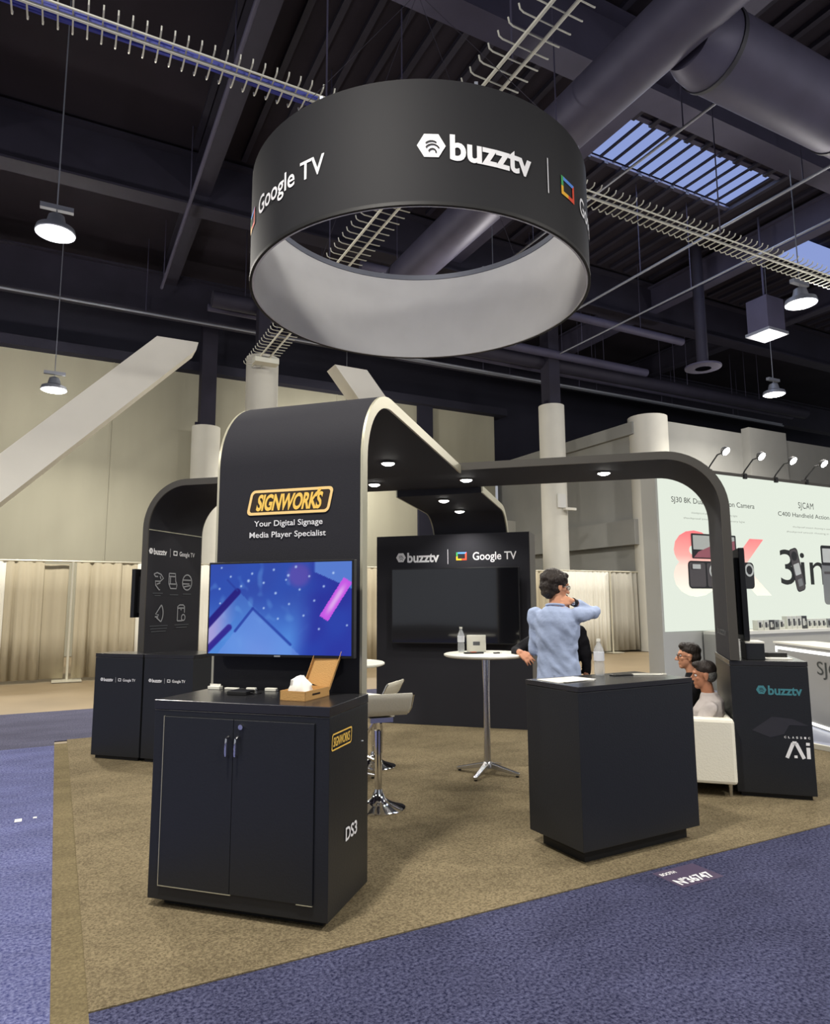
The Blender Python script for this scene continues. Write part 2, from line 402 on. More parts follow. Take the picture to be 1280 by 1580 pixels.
def girder(name, ax, pos, a0, a1, z, h, fl, mt, label):
    mb = MB()
    def bx(c0, c1, z0, z1):
        if ax == 'p': mb.box(a0, a1, pos+c0, pos+c1, z0, z1)
        else: mb.box(pos+c0, pos+c1, a0, a1, z0, z1)
    bx(-fl/2, fl/2, z, z+.05); bx(-.03, .03, z+.05, z+h-.05); bx(-fl/2, fl/2, z+h-.05, z+h)
    o = hall(mb.build(name, mt)); return tag(o, kind='structure')
girder('trim_10', 'p', 5.0, -20, 40, 10.6, 1.3, .5, steel_mid, '')
girder('trim_11', 'p', 12.4, -20, 40, 10.6, 1.3, .5, steel_dark, '')
girder('trim_12', 'p', 17.5, -20, 40, 10.0, 1.3, .4, steel_dark, '')
girder('trim_13', 'p', -.6, -20, 40, 10.6, 1.3, .5, steel_dark, '')
for i, p in enumerate((-7.5, -2.6, 2.3, 9.2, 16.8, 21.7)):
    girder('trim_%d' % (14+i), 'q', p, -12, 20, 11.0, .85, .34, steel_mid if i in (1, 3, 4) else steel_dark, '')

# ---- columns
def column(p, q, r, top, label, upper_r=.16, upper_top=11.9):
    t = thing('wrapped_column', label, 'column', H(p, q), HR)
    MB().lathe([(r, 0), (r, top)], 40).build('column_wrap', wrap_m, t, True)
    MB().box(-upper_r, upper_r, -upper_r, upper_r, top, upper_top).box(-r*.8, -upper_r, -.05, .05, top+.05, top+.15).build('steel_post', steel_dark, t)
    return t
column(4.32, 14.3, .42, 8.0, 'white wrapped round column rising above the gold-lettered tower')
c2 = column(14.0, 14.3, .42, 7.95, 'white wrapped round column behind the standing person in blue', .22)
MB().box(-.22, .1, -.46, -.42, 4.5, 4.95).build('alarm_box', mat('pale_grey_box', rgb(190, 190, 186), .5), c2)
MB().box(-.05, .38, -.62, -.5, 4.42, 4.5).box(.0, .06, -.5, -.42, 4.42, 4.5).build('bracket_arm', wrap_m, c2)
column(3.84, 19.4, .45, 7.25, 'white half-height round column against the left back wall', .24)
mb = MB().box(11.95, 12.6, 19.85, 19.99, 0, 9.2); hall(struct('trim_20', mb, wall_dark))

# ---- diagonal struts
def strut(pts, d, label):
    t = thing('diagonal_strut', label, 'strut', H(0, 15.7), HR)
    MB().prism(pts, d).build('cladding', mat('white_strut_cladding', rgb(232, 230, 222), .75, spec=.2, var=.02, vscale=1.5), t)
    return t
mb = [(1.81, 8.69), (2.89, 8.70), (2.84, 8.48), (-5.32, 0), (-6.5, 0)]
strut(mb, .7, 'large white diagonal strut leaning up to the right at the left wall')
strut([(6.9, 8.71), (7.96, 8.70), (15.2, 0), (14.0, 0)], .7, 'white diagonal strut leaning up to the left behind the tower top')

# ---- pipe and drape line
def drape_panel(p0, p1, q, z1, mt, label, amp=.05, wl=.16, flare=0.0):
    t = thing('curtain', label, 'drape', H(0, 0), HR, None)
    n = max(8, int((p1-p0)/.02)); vs = []; ph = random.random()*9
    for zz, k in ((z1, .5), (z1*.75, .8), (z1*.4, 1.0), (.05, 1.15)):
        for i in range(n+1):
            x = p0+(p1-p0)*i/n
            a = amp*k*(math.sin(x/wl*2*PI+ph)+.5*math.sin(x/wl*3.3+ph*2))*(.35+.65*abs(noise.noise(Vector((x*1.1, ph, 0))))*2)
            vs.append((x + flare*(1-zz/z1)*(x-(p0+p1)/2), q+a, zz))
    fs = [(j*(n+1)+i, j*(n+1)+i+1, (j+1)*(n+1)+i+1, (j+1)*(n+1)+i) for j in range(3) for i in range(n)]
    o = MB().add(vs, fs).build('cloth', mt, t, True)
    md = o.modifiers.new('thick', 'SOLIDIFY'); md.thickness = .012
    return t
DQ = 12.75
drape_panel(-3.4, -1.12, DQ, 2.40, drape_w, 'white drape at the left photo edge')
drape_panel(-1.12, -.45, DQ, 2.40, drape_m, 'narrow cream drape at the far left with soft folds')
drape_panel(-.45, .0, DQ+.1, 2.36, drape_m, 'cream drape just left of the chrome drape pole', .012, .5)
drape_panel(.14, 1.0, DQ, 2.40, drape_m, 'deeply folded cream drape right of the drape pole', .06, .2)
drape_panel(.95, 1.32, DQ+.02, 2.40, drape_m, 'slim cream drape beside the white drape by the left arch', .03, .16)
drape_panel(1.32, 3.6, DQ, 2.40, drape_w, 'white drape behind the left arch and counters', .04, .15)
drape_panel(3.6, 8.4, DQ, 2.40, drape_m, 'cream drape behind the large screen tower', .05, .2)
drape_panel(8.4, 12.6, DQ, 2.40, drape_m, 'cream drape behind the back display wall', .05, .2)
drape_panel(12.9, 14.72, DQ, 2.42, drape_w, 'white drape behind the person in the blue shirt', .025, .16)
drape_panel(14.74, 16.1, DQ+.02, 2.42, drape_g, 'grey folded drape right of the white drape', .06, .22)
t = thing('drape_stand', 'slim chrome pipe stand and rail holding the left drapes', 'stand', H(0, 0), HR)
MB().tube([(.07, DQ-.05, .02), (.07, DQ-.05, 2.42)], .025).build('pole', pole_m, t, True)
MB().box(-.2, .34, DQ-.3, DQ+.2, 0, .02).build('base_plate', pole_m, t)
MB().tube([(-3.5, DQ, 2.42), (12.6, DQ, 2.42)], .022).build('rail', pole_m, t, True)
t = thing('drape_stand', 'drape rail and pipe above the white and grey drapes on the right', 'stand', H(0, 0), HR)
MB().tube([(12.85, DQ, 2.44), (16.0, DQ, 2.44)], .022).build('rail', pole_m, t, True)
MB().tube([(14.73, DQ-.08, .02), (14.73, DQ-.08, 2.44)], .025).build('pole', pole_m, t, True)
MB().box(14.5, 14.96, DQ-.3, DQ+.12, 0, .02).build('base_plate', pole_m, t)

# ================================================================== CEILING FITTINGS
t = thing('cable_tray', 'wire ladder cable tray with blue cables crossing above the round banner', 'cable tray', H(0, 0), HR)
mb = MB()
p = -5.0
while p < 17:
    mb.tube([(p, 3.93, 7.65), (p, 3.95, 7.61), (p, 3.99, 7.6), (p, 4.40, 7.6), (p, 4.44, 7.615), (p, 4.465, 7.67)], .010, 5); p += .14
mb.build('rungs', tray_m, t)
MB().tube([(-5, 4.17, 7.585), (17, 4.17, 7.585)], .022, 6).tube([(-5, 4.05, 7.585), (17, 4.05, 7.585)], .014, 6).build('rail', tray_m, t)
mb = MB()
for k, (dq, dz) in enumerate(((4.2, 7.64), (4.25, 7.66), (4.30, 7.65), (4.34, 7.67), (4.23, 7.70), (4.29, 7.71))):
    pts = [(x*.5, dq+.012*math.sin(x*1.3+k), dz+.01*math.sin(x*.9+2*k)) for x in range(-10, 14 if k != 2 else 8)]
    mb.tube(pts, .022, 6)
mb.build('cable_bundle', cable_blue, t, True)
mb = MB()
for x in (-4, -1.2, 2.4, 6, 9.5, 13): MB().tube([(x, 4.17, 7.6), (x, 4.17, 12)], .012, 5).build('hanger_rod', steel_mid, t)
t = thing('cable_tray', 'wire ladder cable tray running away through the round banner opening to a column', 'cable tray', H(0, 0), HR)
mb = MB(); q = -2.0
while q < 13.8:
    mb.tube([(3.70, q, 7.68), (3.715, q, 7.62), (3.76, q, 7.6), (4.36, q, 7.6), (4.38, q, 7.605)], .010, 5); q += .19
mb.build('rungs', tray_m, t)
MB().tube([(3.93, -2, 7.585), (3.93, 13.8, 7.585)], .022, 6).build('rail', tray_m, t)
MB().tube([(4.16, -2, 7.585), (4.16, 13.8, 7.585)], .022, 6).build('rail', tray_m, t)
mb = MB()
for y in (-1, 2.6, 5.4, 8.5, 12): MB().tube([(4.05, y, 7.6), (4.05, y, 12)], .012, 5).build('hanger_rod', steel_mid, t)
MB().box(3.8, 4.4, 13.0, 13.3, 7.45, 7.6).build('end_bracket', tray_m, t)

t = thing('air_duct', 'large round grey duct running away over the right of the round banner', 'duct', H(0, 0), HR)
MB().tube([(6.62, -6, 9.1), (6.62, 10.6, 9.1)], .41, 40).build('duct_body', duct_m, t, True)
mb = MB()
for y in (.8, 5.6, 10.4): MB().tube([(6.62, y, 9.1), (6.62, y+.05, 9.1)], .42, 40).build('joint_band', duct_band, t, True)
t = thing('air_duct', 'wide round branch duct crossing the upper right corner with dark bands', 'duct', H(0, 0), HR)
MB().tube([(6.95, 2.55, 9.1), (7.05, 2.55, 9.1), (7.2, 2.55, 9.1), (7.4, 2.55, 9.1), (20, 2.55, 9.1)], .6, 44, True, [.40, .44, .50, .53, .53]).build('duct_body', duct_m, t, True)
mb = MB()
for x in (7.4, 10.3, 13.1, 16): MB().tube([(x, 2.55, 9.1), (x+.07, 2.55, 9.1)], .55, 44).build('joint_band', duct_band, t, True)

def pipe(ax, c, a0, a1, z, r, mt, label, name='ceiling_pipe', cat='pipe', group=None, hang=None):
    t = thing(name, label, cat, H(0, 0), HR, group)
    P = (lambda s: (s, c, z)) if ax == 'p' else (lambda s: (c, s, z))
    MB().tube([P(a0), P(a1)], r, 14).build('pipe_run', mt, t, True)
    s = a0+1
    while s < a1:
        x = P(s); MB().tube([x, (x[0], x[1], 12)], .012, 5).build('hanger_rod', steel_mid, t); s += 4.2
pipe('p', 16.85, -12, 30, 9.75, .035, conduit_m, 'thin pale conduit crossing the ceiling from the left edge above the white strut')
pipe('p', 11.6, 6, 17.2, 9.8, .12, steel_mid, 'blue grey ceiling pipe right of the round banner lower edge')
pipe('p', 13.9, 4.8, 18, 9.6, .14, steel_mid, 'thick ceiling pipe just above the pipe bundle right of centre')
pipe('p', 14.5, 3, 28, 9.5, .22, steel_dark, 'widest dark duct in the pipe bundle right of centre')
pipe('p', 15.1, 3, 28, 9.5, .10, steel_mid, 'slim pipe second from the bottom in the pipe bundle right of centre')
pipe('p', 15.6, 7, 28, 9.3, .04, conduit_m, 'bright thin conduit lowest of the pipe bundle right of centre')
pipe('q', 8.9, 3.3, 12, 9.6, .025, conduit_m, 'thin conduit crossing the left end of the large skylight')
pipe('q', 12.2, 3.3, 14, 9.6, .03, conduit_m, 'thin conduit crossing the right end of the large skylight')
pipe('q', 14.0, 3.3, 14, 9.6, .025, conduit_m, 'thin conduit to the right of the large skylight')
pipe('q', 1.9, 2, 16, 10.2, .04, steel_mid, 'dark conduit running away in the ceiling left of the banner')
t = thing('air_vent', 'round ceiling air diffuser ring right of the pipe bundle', 'vent', H(16.0, 9.9, 8.2), HR)
for k, (r0, r1) in enumerate(((.5, .4), (.3, .22), (.12, .0))):
    MB().lathe([(r1+.001, -.02), (r0, 0), (r0, .05), (r1+.001, .05)], 36).build('vent_ring', steel_mid, t, True)
MB().tube([(0, 0, .04), (0, 0, 3.7)], .16, 16).build('neck', steel_dark, t, True)
# diagonal box fan unit near the upper right lamp
t = thing('ceiling_unit', 'grey box unit hanging among the pipes left of the upper right lamp', 'ceiling unit', H(16.2, 8.0, 8.6), HR)
MB().box(-.35, .35, -.3, .3, 0, .9).build('housing', steel_mid, t)
MB().box(-.4, .4, -.35, .35, -.08, 0).build('grille', conduit_m, t)
MB().tube([(0, 0, .9), (0, 0, 3.3)], .03, 6).build('hanger_rod', steel_mid, t)

# high bay lamps
lamp_e = emis('high_bay_glow', (1.0, .93, .82, 1), 30)
def high_bay(p, q, z, label, power, lamp=None):
    if lamp is None:
        t = thing('high_bay_lamp', label, 'lamp', H(p, q, z), HR)
        MB().lathe([(.30, 0), (.31, .02), (.29, .10), (.16, .16), (.12, .32), (.05, .36), (.0, .36)], 32).build('housing', conduit_m, t, True)
        MB().lathe([(.0, -.012), (.26, -.012), (.27, 0.0), (.0, 0.0)], 32).build('lens', lamp_e, t, True)
        MB().tube([(0, 0, .34), (0, 0, 12-z)], .012, 6).box(-.25, .25, -.05, .05, .42, .5).build('hanger', conduit_m, t)
        L = bpy.data.lights.new('high_bay_light', 'POINT'); L.shadow_soft_size = .26; L.energy = power; L.color = (1, .95, .88)
        o = bpy.data.objects.new('high_bay_light', L); COL.objects.link(o); o.location = (0, 0, -.30); o.parent = t
        L = bpy.data.lights.new('high_bay_beam', 'AREA'); L.shape = 'DISK'; L.size = .5; L.energy = power*.95; L.color = (1, .95, .86); L.spread = rad(150)
        o = bpy.data.objects.new('high_bay_beam', L); COL.objects.link(o); o.location = (0, 0, -.03); o.parent = t
        return t
    c = copy_tree(lamp); c.location = H(p, q, z); c['label'] = label; return c
L0 = high_bay(-.55, 9.1, 7.65, 'large glowing high bay lamp at the upper left', LAMP_POWER)
lamps = [(-.56, 16.27, 7.0, 'small glowing high bay lamp low on the left beside the white strut'),
         (13.1, 5.1, 7.6, 'glowing high bay lamp at the upper right photo edge'),
         (18.4, 9.4, 7.6, 'glowing high bay lamp lower right above the light box wall'),
         (-9, 9, 7.65, 'high bay lamp over the aisle beyond the left edge'), (8.2, 9.1, 7.65, 'added high bay lamp, unseen behind the round banner, brightening the back of the hall'), (8.2, 18.0, 7.65, 'added high bay lamp, unseen behind the large screen tower, brightening the back wall'), (-.6, -.6, 7.65, 'high bay lamp overhead near the camera left'),  # lamps behind banner and tower are added to brighten the back walls and columns
         (8.2, -3.5, 7.65, 'high bay lamp overhead right of the camera'), (-9, 0, 7.65, 'high bay lamp behind left'),
         (3.5, -8, 7.65, 'high bay lamp behind the camera'), (17, -3, 7.65, 'high bay lamp far right of the booth')]
for a in lamps: high_bay(a[0], a[1], a[2], a[3], 0, L0)

dl = bpy.data.lights.new('skylight_daylight', 'AREA'); dl.shape = 'RECTANGLE'; dl.size = 5.2; dl.size_y = 1.5; dl.energy = DAY_POWER; dl.color = (.6, .72, 1)
o = bpy.data.objects.new('skylight_daylight', dl); COL.objects.link(o); o.location = H(12.6, 7.55, 12.0); o.rotation_euler = (0, 0, HR)

# ================================================================== ROUND HANGING BANNER
RC = Vector((.063, 6.9, 0)); RR = 1.758; Z0, Z1 = 4.734, 5.856
t = thing('round_hanging_banner', 'large round black hanging banner with white lining and lettering', 'banner', (RC.x, RC.y, 0))
def cylwall(r0, r1, z0, z1, n=128):
    mb = MB(); vs = []; fs = []
    for (r, z) in ((r0, z0), (r0, z1), (r1, z1), (r1, z0)): vs += [(r*math.sin(2*PI*k/n), -r*math.cos(2*PI*k/n), z) for k in range(n)]
    for j in range(4):
        for k in range(n): fs.append((j*n+k, j*n+(k+1) % n, ((j+1) % 4)*n+(k+1) % n, ((j+1) % 4)*n+k))
    return mb.add(vs, fs)
cylwall(RR, RR-.02, Z0, Z1).build('banner_fabric', fabric_ring, t, True)
cylwall(RR-.021, RR-.04, Z0+.004, Z1-.004).build('liner_fabric', white_fabric, t, True)
cylwall(RR+.006, RR-.0, Z0, Z0+.03).build('lower_hem', black_dark, t, True)
cylwall(RR-.03, RR-.055, Z1-.05, Z1+.012).build('top_ring_tube', conduit_m, t, True)
def ringfn(off):
    return lambda s_, y: Vector(((RR+off)*math.sin(s_/RR), -(RR+off)*math.cos(s_/RR), 5.245 + y))
per = 2*PI*RR/3
for k in range(3):
    s0 = -.03 + per*k - (.0 if k == 0 else 0) + (.08 if k == 2 else 0)
    logo(t, (lambda a: lambda x, y: ringfn(.008)(x+a, y))(s0), 1.0, lift=(lambda a: lambda x, y: ringfn(.012)(x+a, y))(s0), dark=black_dark)
mb = MB()
for k in range(8):
    a = 2*PI*(k+.35)/8; x, y = (RR-.02)*math.sin(a), -(RR-.02)*math.cos(a)
    MB().box(x-.015, x+.015, y-.015, y+.015, Z1, Z1+.03).build('top_clip', conduit_m, t)
mb = MB()
for k in range(4):
    a = 2*PI*(k+.5)/4; MB().tube([((RR-.03)*math.sin(a), -(RR-.03)*math.cos(a), Z1), (0, 0, 8.4)], .003, 5).build('suspension_cable', steel_dark, t)
MB().tube([(0, 0, 8.4), (0, 0, 12)], .006, 5).build('suspension_cable', steel_dark, t)

# ================================================================== ARCH CANOPIES
TH = .075
def arch_profile(s0, s1, z0a, z0b, Hf, Hb, r, t_, n=14):
    """(s, z) outline: outer then inner; foot at s0 from z0a, far foot at s1 down to z0b"""
    def Hh(s): return Hf + (Hb-Hf)*(s-(s0+r))/((s1-r)-(s0+r))
    def line(d):
        pts = [(s0+d, z0a)]
        for k in range(n+1):
            a = PI/2*k/n; pts.append((s0+r-(r-d)*math.cos(a), Hf-r+(r-d)*math.sin(a)))
        for k in range(n+1):
            a = PI/2*k/n; pts.append((s1-r+(r-d)*math.sin(a), Hb-r+(r-d)*math.cos(a)))
        pts.append((s1-d, z0b)); return pts
    return line(0), line(t_)
def arch(parent, outl, inl, w0, w1, axis, cover, edge_near, edge_far):
    n = len(outl)
    def P(s, w, z): return (w, s, z) if axis == 'v' else (s, w, z)
    e = .012
    vs = [P(s, w0+e, z) for s, z in outl]+[P(s, w0+e, z) for s, z in inl]+[P(s, w1-e, z) for s, z in outl]+[P(s, w1-e, z) for s, z in inl]
    fs = []
    for i in range(n-1):
        fs += [(i, i+1, 2*n+i+1, 2*n+i), (n+i, 3*n+i, 3*n+i+1, n+i+1), (i, n+i, n+i+1, i+1), (2*n+i, 2*n+i+1, 3*n+i+1, 3*n+i)]
    fs += [(0, 2*n, 3*n, n), (n-1, 2*n-1, 4*n-1, 3*n-1)]
    MB().add(vs, fs).build('fabric_cover', cover, parent, True)
    for a, b, mt in ((w0-.004, w0+e-.001, edge_near), (w1-e+.001, w1+.004, edge_far)):
        vs = [P(s, a, z) for s, z in outl]+[P(s, a, z) for s, z in inl]+[P(s, b, z) for s, z in outl]+[P(s, b, z) for s, z in inl]
        MB().add(vs, fs).build('edge_trim', mt, parent, True)

t = thing('arch_canopy', 'tall black arch canopy with pale metal edge rising from the screen tower and running back', 'arch', BO, BR)
o1, i1 = arch_profile(-2.95, 2.13, .02, 2.425, 2.895, 2.745, .50, TH)
def clip(line, lo, hi, zfun, off):
    pts = [p for p in line if lo <= p[0] <= hi]
    if hi < 1.9: pts = pts + [(hi, zfun(hi)-off)]
    if lo > -2.9: pts = [(lo, zfun(lo)-off)] + pts
    return pts
zA = lambda v: 2.895 + (2.745-2.895)*(v+2.45)/4.08
for lo, hi in ((-9, -.478), (.503, 9)):
    arch(t, clip(o1, lo, hi, zA, 0), clip(i1, lo, hi, zA, TH), -.47, .508, 'v', fabric, alu, alu)
# seams
fnt = lambda off: (lambda x, y: Vector((x, -2.953-off, y)))
gx, gz = .036, 2.160
mb = MB(); W_, H_ = .555, .155
out = [(gx+x, gz+z) for x, z in rounded(W_, H_, .03, 5, .22)]; inn = [(gx+x, gz+z) for x, z in rounded(W_-.034, H_-.034, .018, 5, .22)]
n = len(out); f_ = fnt(.002)
mb.add([f_(*p) for p in out+inn], [(i, (i+1) % n, n+(i+1) % n, n+i) for i in range(n)]); mb.build('logo_frame', gold_frame, t, recalc=False)
mb = MB(); polyfill(mb, inn, fnt(.001)); mb.build('logo_ground', mat('dark_brown_print', rgb(44, 28, 14), .6), t, recalc=False)
mb = MB(); fit_text(mb, 'SIGNWORKS', gx-.228, gx+.208, gz-.048, .098, fnt(.004), bold=.035, space=.94, shear=.22)
polyfill(mb, [(gx+.165, gz+.02), (gx+.182, gz+.02), (gx+.218, gz+.068), (gx+.196, gz+.068)], fnt(.0045))
mb.build('lettering', gold, t, recalc=False)
mb = MB(); fit_text(mb, 'Your Digital Signage', -.202, .258, 2.013, .036, fnt(.002), bold=.008)
fit_text(mb, 'Media Player Specialist', -.232, .280, 1.944, .036, fnt(.002), bold=.008); mb.build('lettering', white_print, t, recalc=False)
spot_e = emis('downlight_glow', (1, .98, .92, 1), 30)
def downlight(parent, x, y, z):
    d = MB().lathe([(.062, -.012), (.066, 0), (.05, .0)], 20, (x, y, z)).build('downlight', alu_dark, parent, True)
    MB().lathe([(.0, -.030), (.03, -.028), (.055, -.016), (.058, -.010), (.0, -.010)], 20, (x, y, z)).build('lens', spot_e, d, True)
    L = bpy.data.lights.new('downlight_beam', 'SPOT'); L.energy = SPOT_POWER; L.spot_size = rad(140); L.spot_blend = .8; L.shadow_soft_size = .05; L.color = (1, .96, .88)
    o = bpy.data.objects.new('downlight_beam', L); COL.objects.link(o); o.location = (x, y, z-.07); o.parent = parent
for v in (-1.08, .80, 1.55): downlight(t, 0, v, zA(v)-TH-.002)

t = thing('arch_canopy', 'black arch canopy spanning from the left icon panel to the right leg by the sofa', 'arch', BO, BR)
o2, i2 = arch_profile(-3.045, 2.80, .02, 1.066, 2.875, 2.828, .52, .068)
arch(t, o2, i2, -.475, .50, 'u', fabric, alu_dark, alu_dark)
for u in (-.54, .45, 1.79): downlight(t, u, 0, 2.875-.047*(u+2.525)/4.8-.07)
# left leg graphics (inner face looks to +u): x runs along +v
lf = lambda off: (lambda x, y: Vector((-2.976+off, x, y)))
logo(t, lambda x, y: lf(.003)(x-.455, y+2.115), .292, mono=white_print, lift=lambda x, y: lf(.005)(x-.455, y+2.115))
MB().box(-2.977, -2.973, -.465, .49, 2.343, 2.352).build('seam', alu, t)
ic = grey_print
def icon(paths, cx, cz, s, w=.016):
    mb = MB()
    for p in paths: stroke(mb, [(cx+x*s, cz+y*s) for x, y in p], w*s/.1, lf(.003))
    mb.build('pictogram', ic, t, recalc=False)
icon([[(-.9,.8),(-.3,1),(.5,.8),(1,.3),(.4,-.1),(-.6,-.1),(-.5,-.6),(.2,-1.2),(.4,-1.2)], [(-.9,.8),(-.6,.5),(-.1,.5)], [(.3,.6),(.5,.2)], [(-.3,-.5),(.4,-.3)]], -.28, 1.80, .085)
icon([[(-.8,1),(.5,1),(.6,0),(.9,-.5),(.8,-1),(-.4,-1),(-.8,-.4),(-.8,1)], [(-.8,.6),(.5,.6)], [(-.7,-.4),(.7,-.4)], [(-.5,.5),(-.5,-.4)]], -.03, 1.80, .085)
icon([arcpts(0, 0, 1, 0, 360, 24), [(-.9,.3),(.8,.3)], [(-.9,-.2),(.5,-.2)], [(-.7,-.6),(.7,-.4)]], .235, 1.79, .088)
icon([arcpts(-.9, 0, 1.6, 40, -40, 10), [(.3,1),(-.7,-.1),(-.1,-.2)], [(-.8,-.4),(-.2,-.4)], [(.3,-1),(-.5,-.5)]], -.24, 1.44, .09)
icon([[(-.7,-1),(-.7,.8),(-.3,1),(.4,1),(.7,.8),(.7,0)], [(-.7,.6),(.7,.6)], [(-.7,-1),(.3,-1)], arcpts(.5, -.6, .38, 0, 360, 14), [(-.1,.4),(.1,.4)]], .14, 1.44, .09)
mb = MB()
for cx, cz, ww in ((-.28, 1.655, .17), (.0, 1.64, .15), (.24, 1.65, .15), (-.28, 1.63, .1), (-.24, 1.30, .3), (-.24, 1.27, .28), (-.24, 1.24, .24), (.16, 1.30, .26), (.16, 1.27, .2)):
    polyfill(mb, [(cx-ww/2, cz), (cx+ww/2, cz), (cx+ww/2, cz+.010), (cx-ww/2, cz+.010)], lf(.003))
mb.build('caption_lines', dim_print, t, recalc=False)
# faint print on the right leg inner face (looks to -u)
rf = lambda x, y: Vector((2.730, x, y))
mb = MB(); fit_text(mb, 'buzztv', .30, -.30, 1.25, .07, rf, bold=.02); mb.build('lettering', dim_print, t, recalc=False)

# ================================================================== SCREENS
def tv(name, label, w, h, loc, rz, screen, stand=None):
    t = thing(name, label, 'television', loc, rz)
    MB().box(-w/2, w/2, 0, .045, -h/2, h/2).build('bezel', bezel, t, bevel=.004)
    MB().box(-w/2+.06, w/2-.06, .045, .07, -h/2+.05, h/2-.08).build('back_cover', black_dark, t)
    MB().box(-.12, .12, .07, .10, -.12, .12).build('wall_mount', black_dark, t)
    if screen: MB().box(-w/2+.012, w/2-.012, -.003, .001, -h/2+.016, h/2-.012).build('screen', screen, t)
    return t
tvw, tvh = .945, .555
T1 = tv('wall_television', 'lit television showing a blue abstract picture with a pink bar on the tower', tvw, tvh, B(.03, -3.055, 1.515), BR, None)
# the moving picture on the screen
nx, ny = 192, 108
mb = MB(); X0, X1, Y0, Y1 = -tvw/2+.012, tvw/2-.012, -tvh/2+.016, tvh/2-.012
for j in range(ny+1):
    for i in range(nx+1): mb.v.append(Vector((X0+(X1-X0)*i/nx, -.002, Y0+(Y1-Y0)*j/ny)))
for j in range(ny):
    for i in range(nx): a = j*(nx+1)+i; mb.f.append([a, a+1, a+nx+2, a+nx+1]); mb.mi.append(0)
so = mb.build('screen', attr_emis('screen_picture', 1.0), T1, recalc=False)
so['label'] = 'lit blue screen picture'
ca = so.data.color_attributes.new('picture', 'FLOAT_COLOR', 'POINT')
def smooth(a, b, x):
    t_ = max(0, min(1, (x-a)/(b-a))); return t_*t_*(3-2*t_)
def mixc(a, b, t_): return [a[k]+(b[k]-a[k])*t_ for k in range(3)]
stars = [((a-20)/1180, (780-b)/735, r_) for a, b, r_ in ((200,150,.010),(385,128,.011),(355,187,.014),(293,230,.010),(485,205,.011),(568,100,.011),(690,148,.013),(672,183,.009),(752,80,.012),(862,158,.010),(785,263,.010),(587,290,.012),(700,378,.010),(820,470,.010),(905,352,.010),(980,240,.011),(1055,135,.011),(105,250,.010),(113,370,.009),(118,75,.009),(945,575,.010),(1165,545,.009),(610,495,.010),(490,410,.010))]
def seg(x, y, a, b):           # distance to a segment, x in picture heights
    ax, ay, bx, by = a[0]*1.65, a[1], b[0]*1.65, b[1]; X = x*1.65
    dx, dy = bx-ax, by-ay; t_ = max(0, min(1, ((X-ax)*dx+(y-ay)*dy)/(dx*dx+dy*dy)))
    return math.hypot(X-ax-t_*dx, y-ay-t_*dy), t_
def above(x, y, a, b): return (b[0]-a[0])*(y-a[1])-(b[1]-a[1])*(x-a[0])
cols = []
for j in range(ny+1):
    for i in range(nx+1):
        x = i/nx; y = j/ny; X = x*1.65
        nz = noise.noise(Vector((X*3, y*3, 3.1)))*.5+.5; n2 = noise.noise(Vector((X*9, y*9, 1.1)))*.5+.5
        c = mixc((82, 140, 222), (44, 72, 168), smooth(.05, .75, y))
        c = mixc(c, (120, 136, 216), smooth(.35, .0, math.hypot(X-.62, y-.05))*.7)
        c = mixc(c, (34, 40, 150), smooth(.60, .80, x + .12*(.5-y))*.85)
        c = mixc(c, (40, 84, 186), smooth(.35, .75, nz)*.35)
        c = mixc(c, (110, 170, 230), smooth(.60, .85, n2)*.35*(1-smooth(.55, .75, x)))
        if above(x, y, (.0, .33), (.21, .70)) < 0 and above(x, y, (.21, .70), (.60, .10)) < 0 and x < .6: c = mixc(c, (96, 156, 226), .35)
        if above(x, y, (.0, .33), (.21, .70)) < 0 and above(x, y, (0, .05), (.16, .33)) > 0 and x < .2: c = mixc(c, (176, 160, 216), smooth(.22, .0, x)*.9)
        if above(x, y, (.19, .24), (.32, .50)) < 0 and above(x, y, (.32, .50), (.60, .08)) < 0: c = mixc(c, (110, 146, 226), .55)
        c = mixc(c, (108, 74, 170), smooth(.17, .08, math.hypot(X-1.06, y-.86))*.6)
        if above(x, y, (.74, .90), (.93, .76)) > 0 and x > .74: c = mixc(c, (96, 140, 218), .8*smooth(.74, .76, x))
        d, t_ = seg(x, y, (-.02, .30), (.205, .685)); c = mixc(c, (30, 18, 120), smooth(.05, .03, d)*.95)
        d, t_ = seg(x, y, (-.02, .02), (.15, .29)); c = mixc(c, (44, 28, 136), smooth(.045, .025, d)*.9)
        d, t_ = seg(x, y, (.13, .82), (.205, .70)); c = mixc(c, (34, 54, 150), smooth(.015, .005, d)*.7)
        d, t_ = seg(x, y, (.195, .25), (.32, .50)); c = mixc(c, (34, 60, 160), smooth(.022, .008, d)*.85)
        d, t_ = seg(x, y, (.32, .50), (.59, .11)); c = mixc(c, (34, 60, 160), smooth(.022, .008, d)*.85)
        for sx, sy, sr in stars:
            dd = math.hypot(X-sx*1.65, y-sy)
            if dd < sr*1.8: c = mixc(c, (196, 220, 250), smooth(sr*1.8, sr*.3, dd)*.85)
        d, t_ = seg(x, y, (.815, .39), (.975, .80))
        if d < .055 and 0 < t_ < 1: c = mixc((196, 84, 226), (222, 176, 238), smooth(.05, 0, d)*smooth(.5, .15, abs(t_-.5))*.9)
        cols += [lin(c[0]), lin(c[1]), lin(c[2]), 1]
ca.data.foreach_set('color', cols)
for k, w_ in enumerate((.1,)): MB().box(-.02, .02, -.003, -.001, -tvh/2+.003, -tvh/2+.011).build('maker_mark', grey_print, T1)
tv('wall_television', 'large dark switched-off television on the back display wall', 1.66, .95, B(-.15, 1.785, 1.50), BR, screen_off)
tv('wall_television', 'dark television on the outer side of the left arch leg', .9, .52, B(-3.145, -.05, 1.66), BR-PI/2, screen_off)
tv('wall_television', 'dark television on the outer side of the right arch leg', .46, .78, B(2.915, -.05, 1.60), BR+PI/2, screen_off)

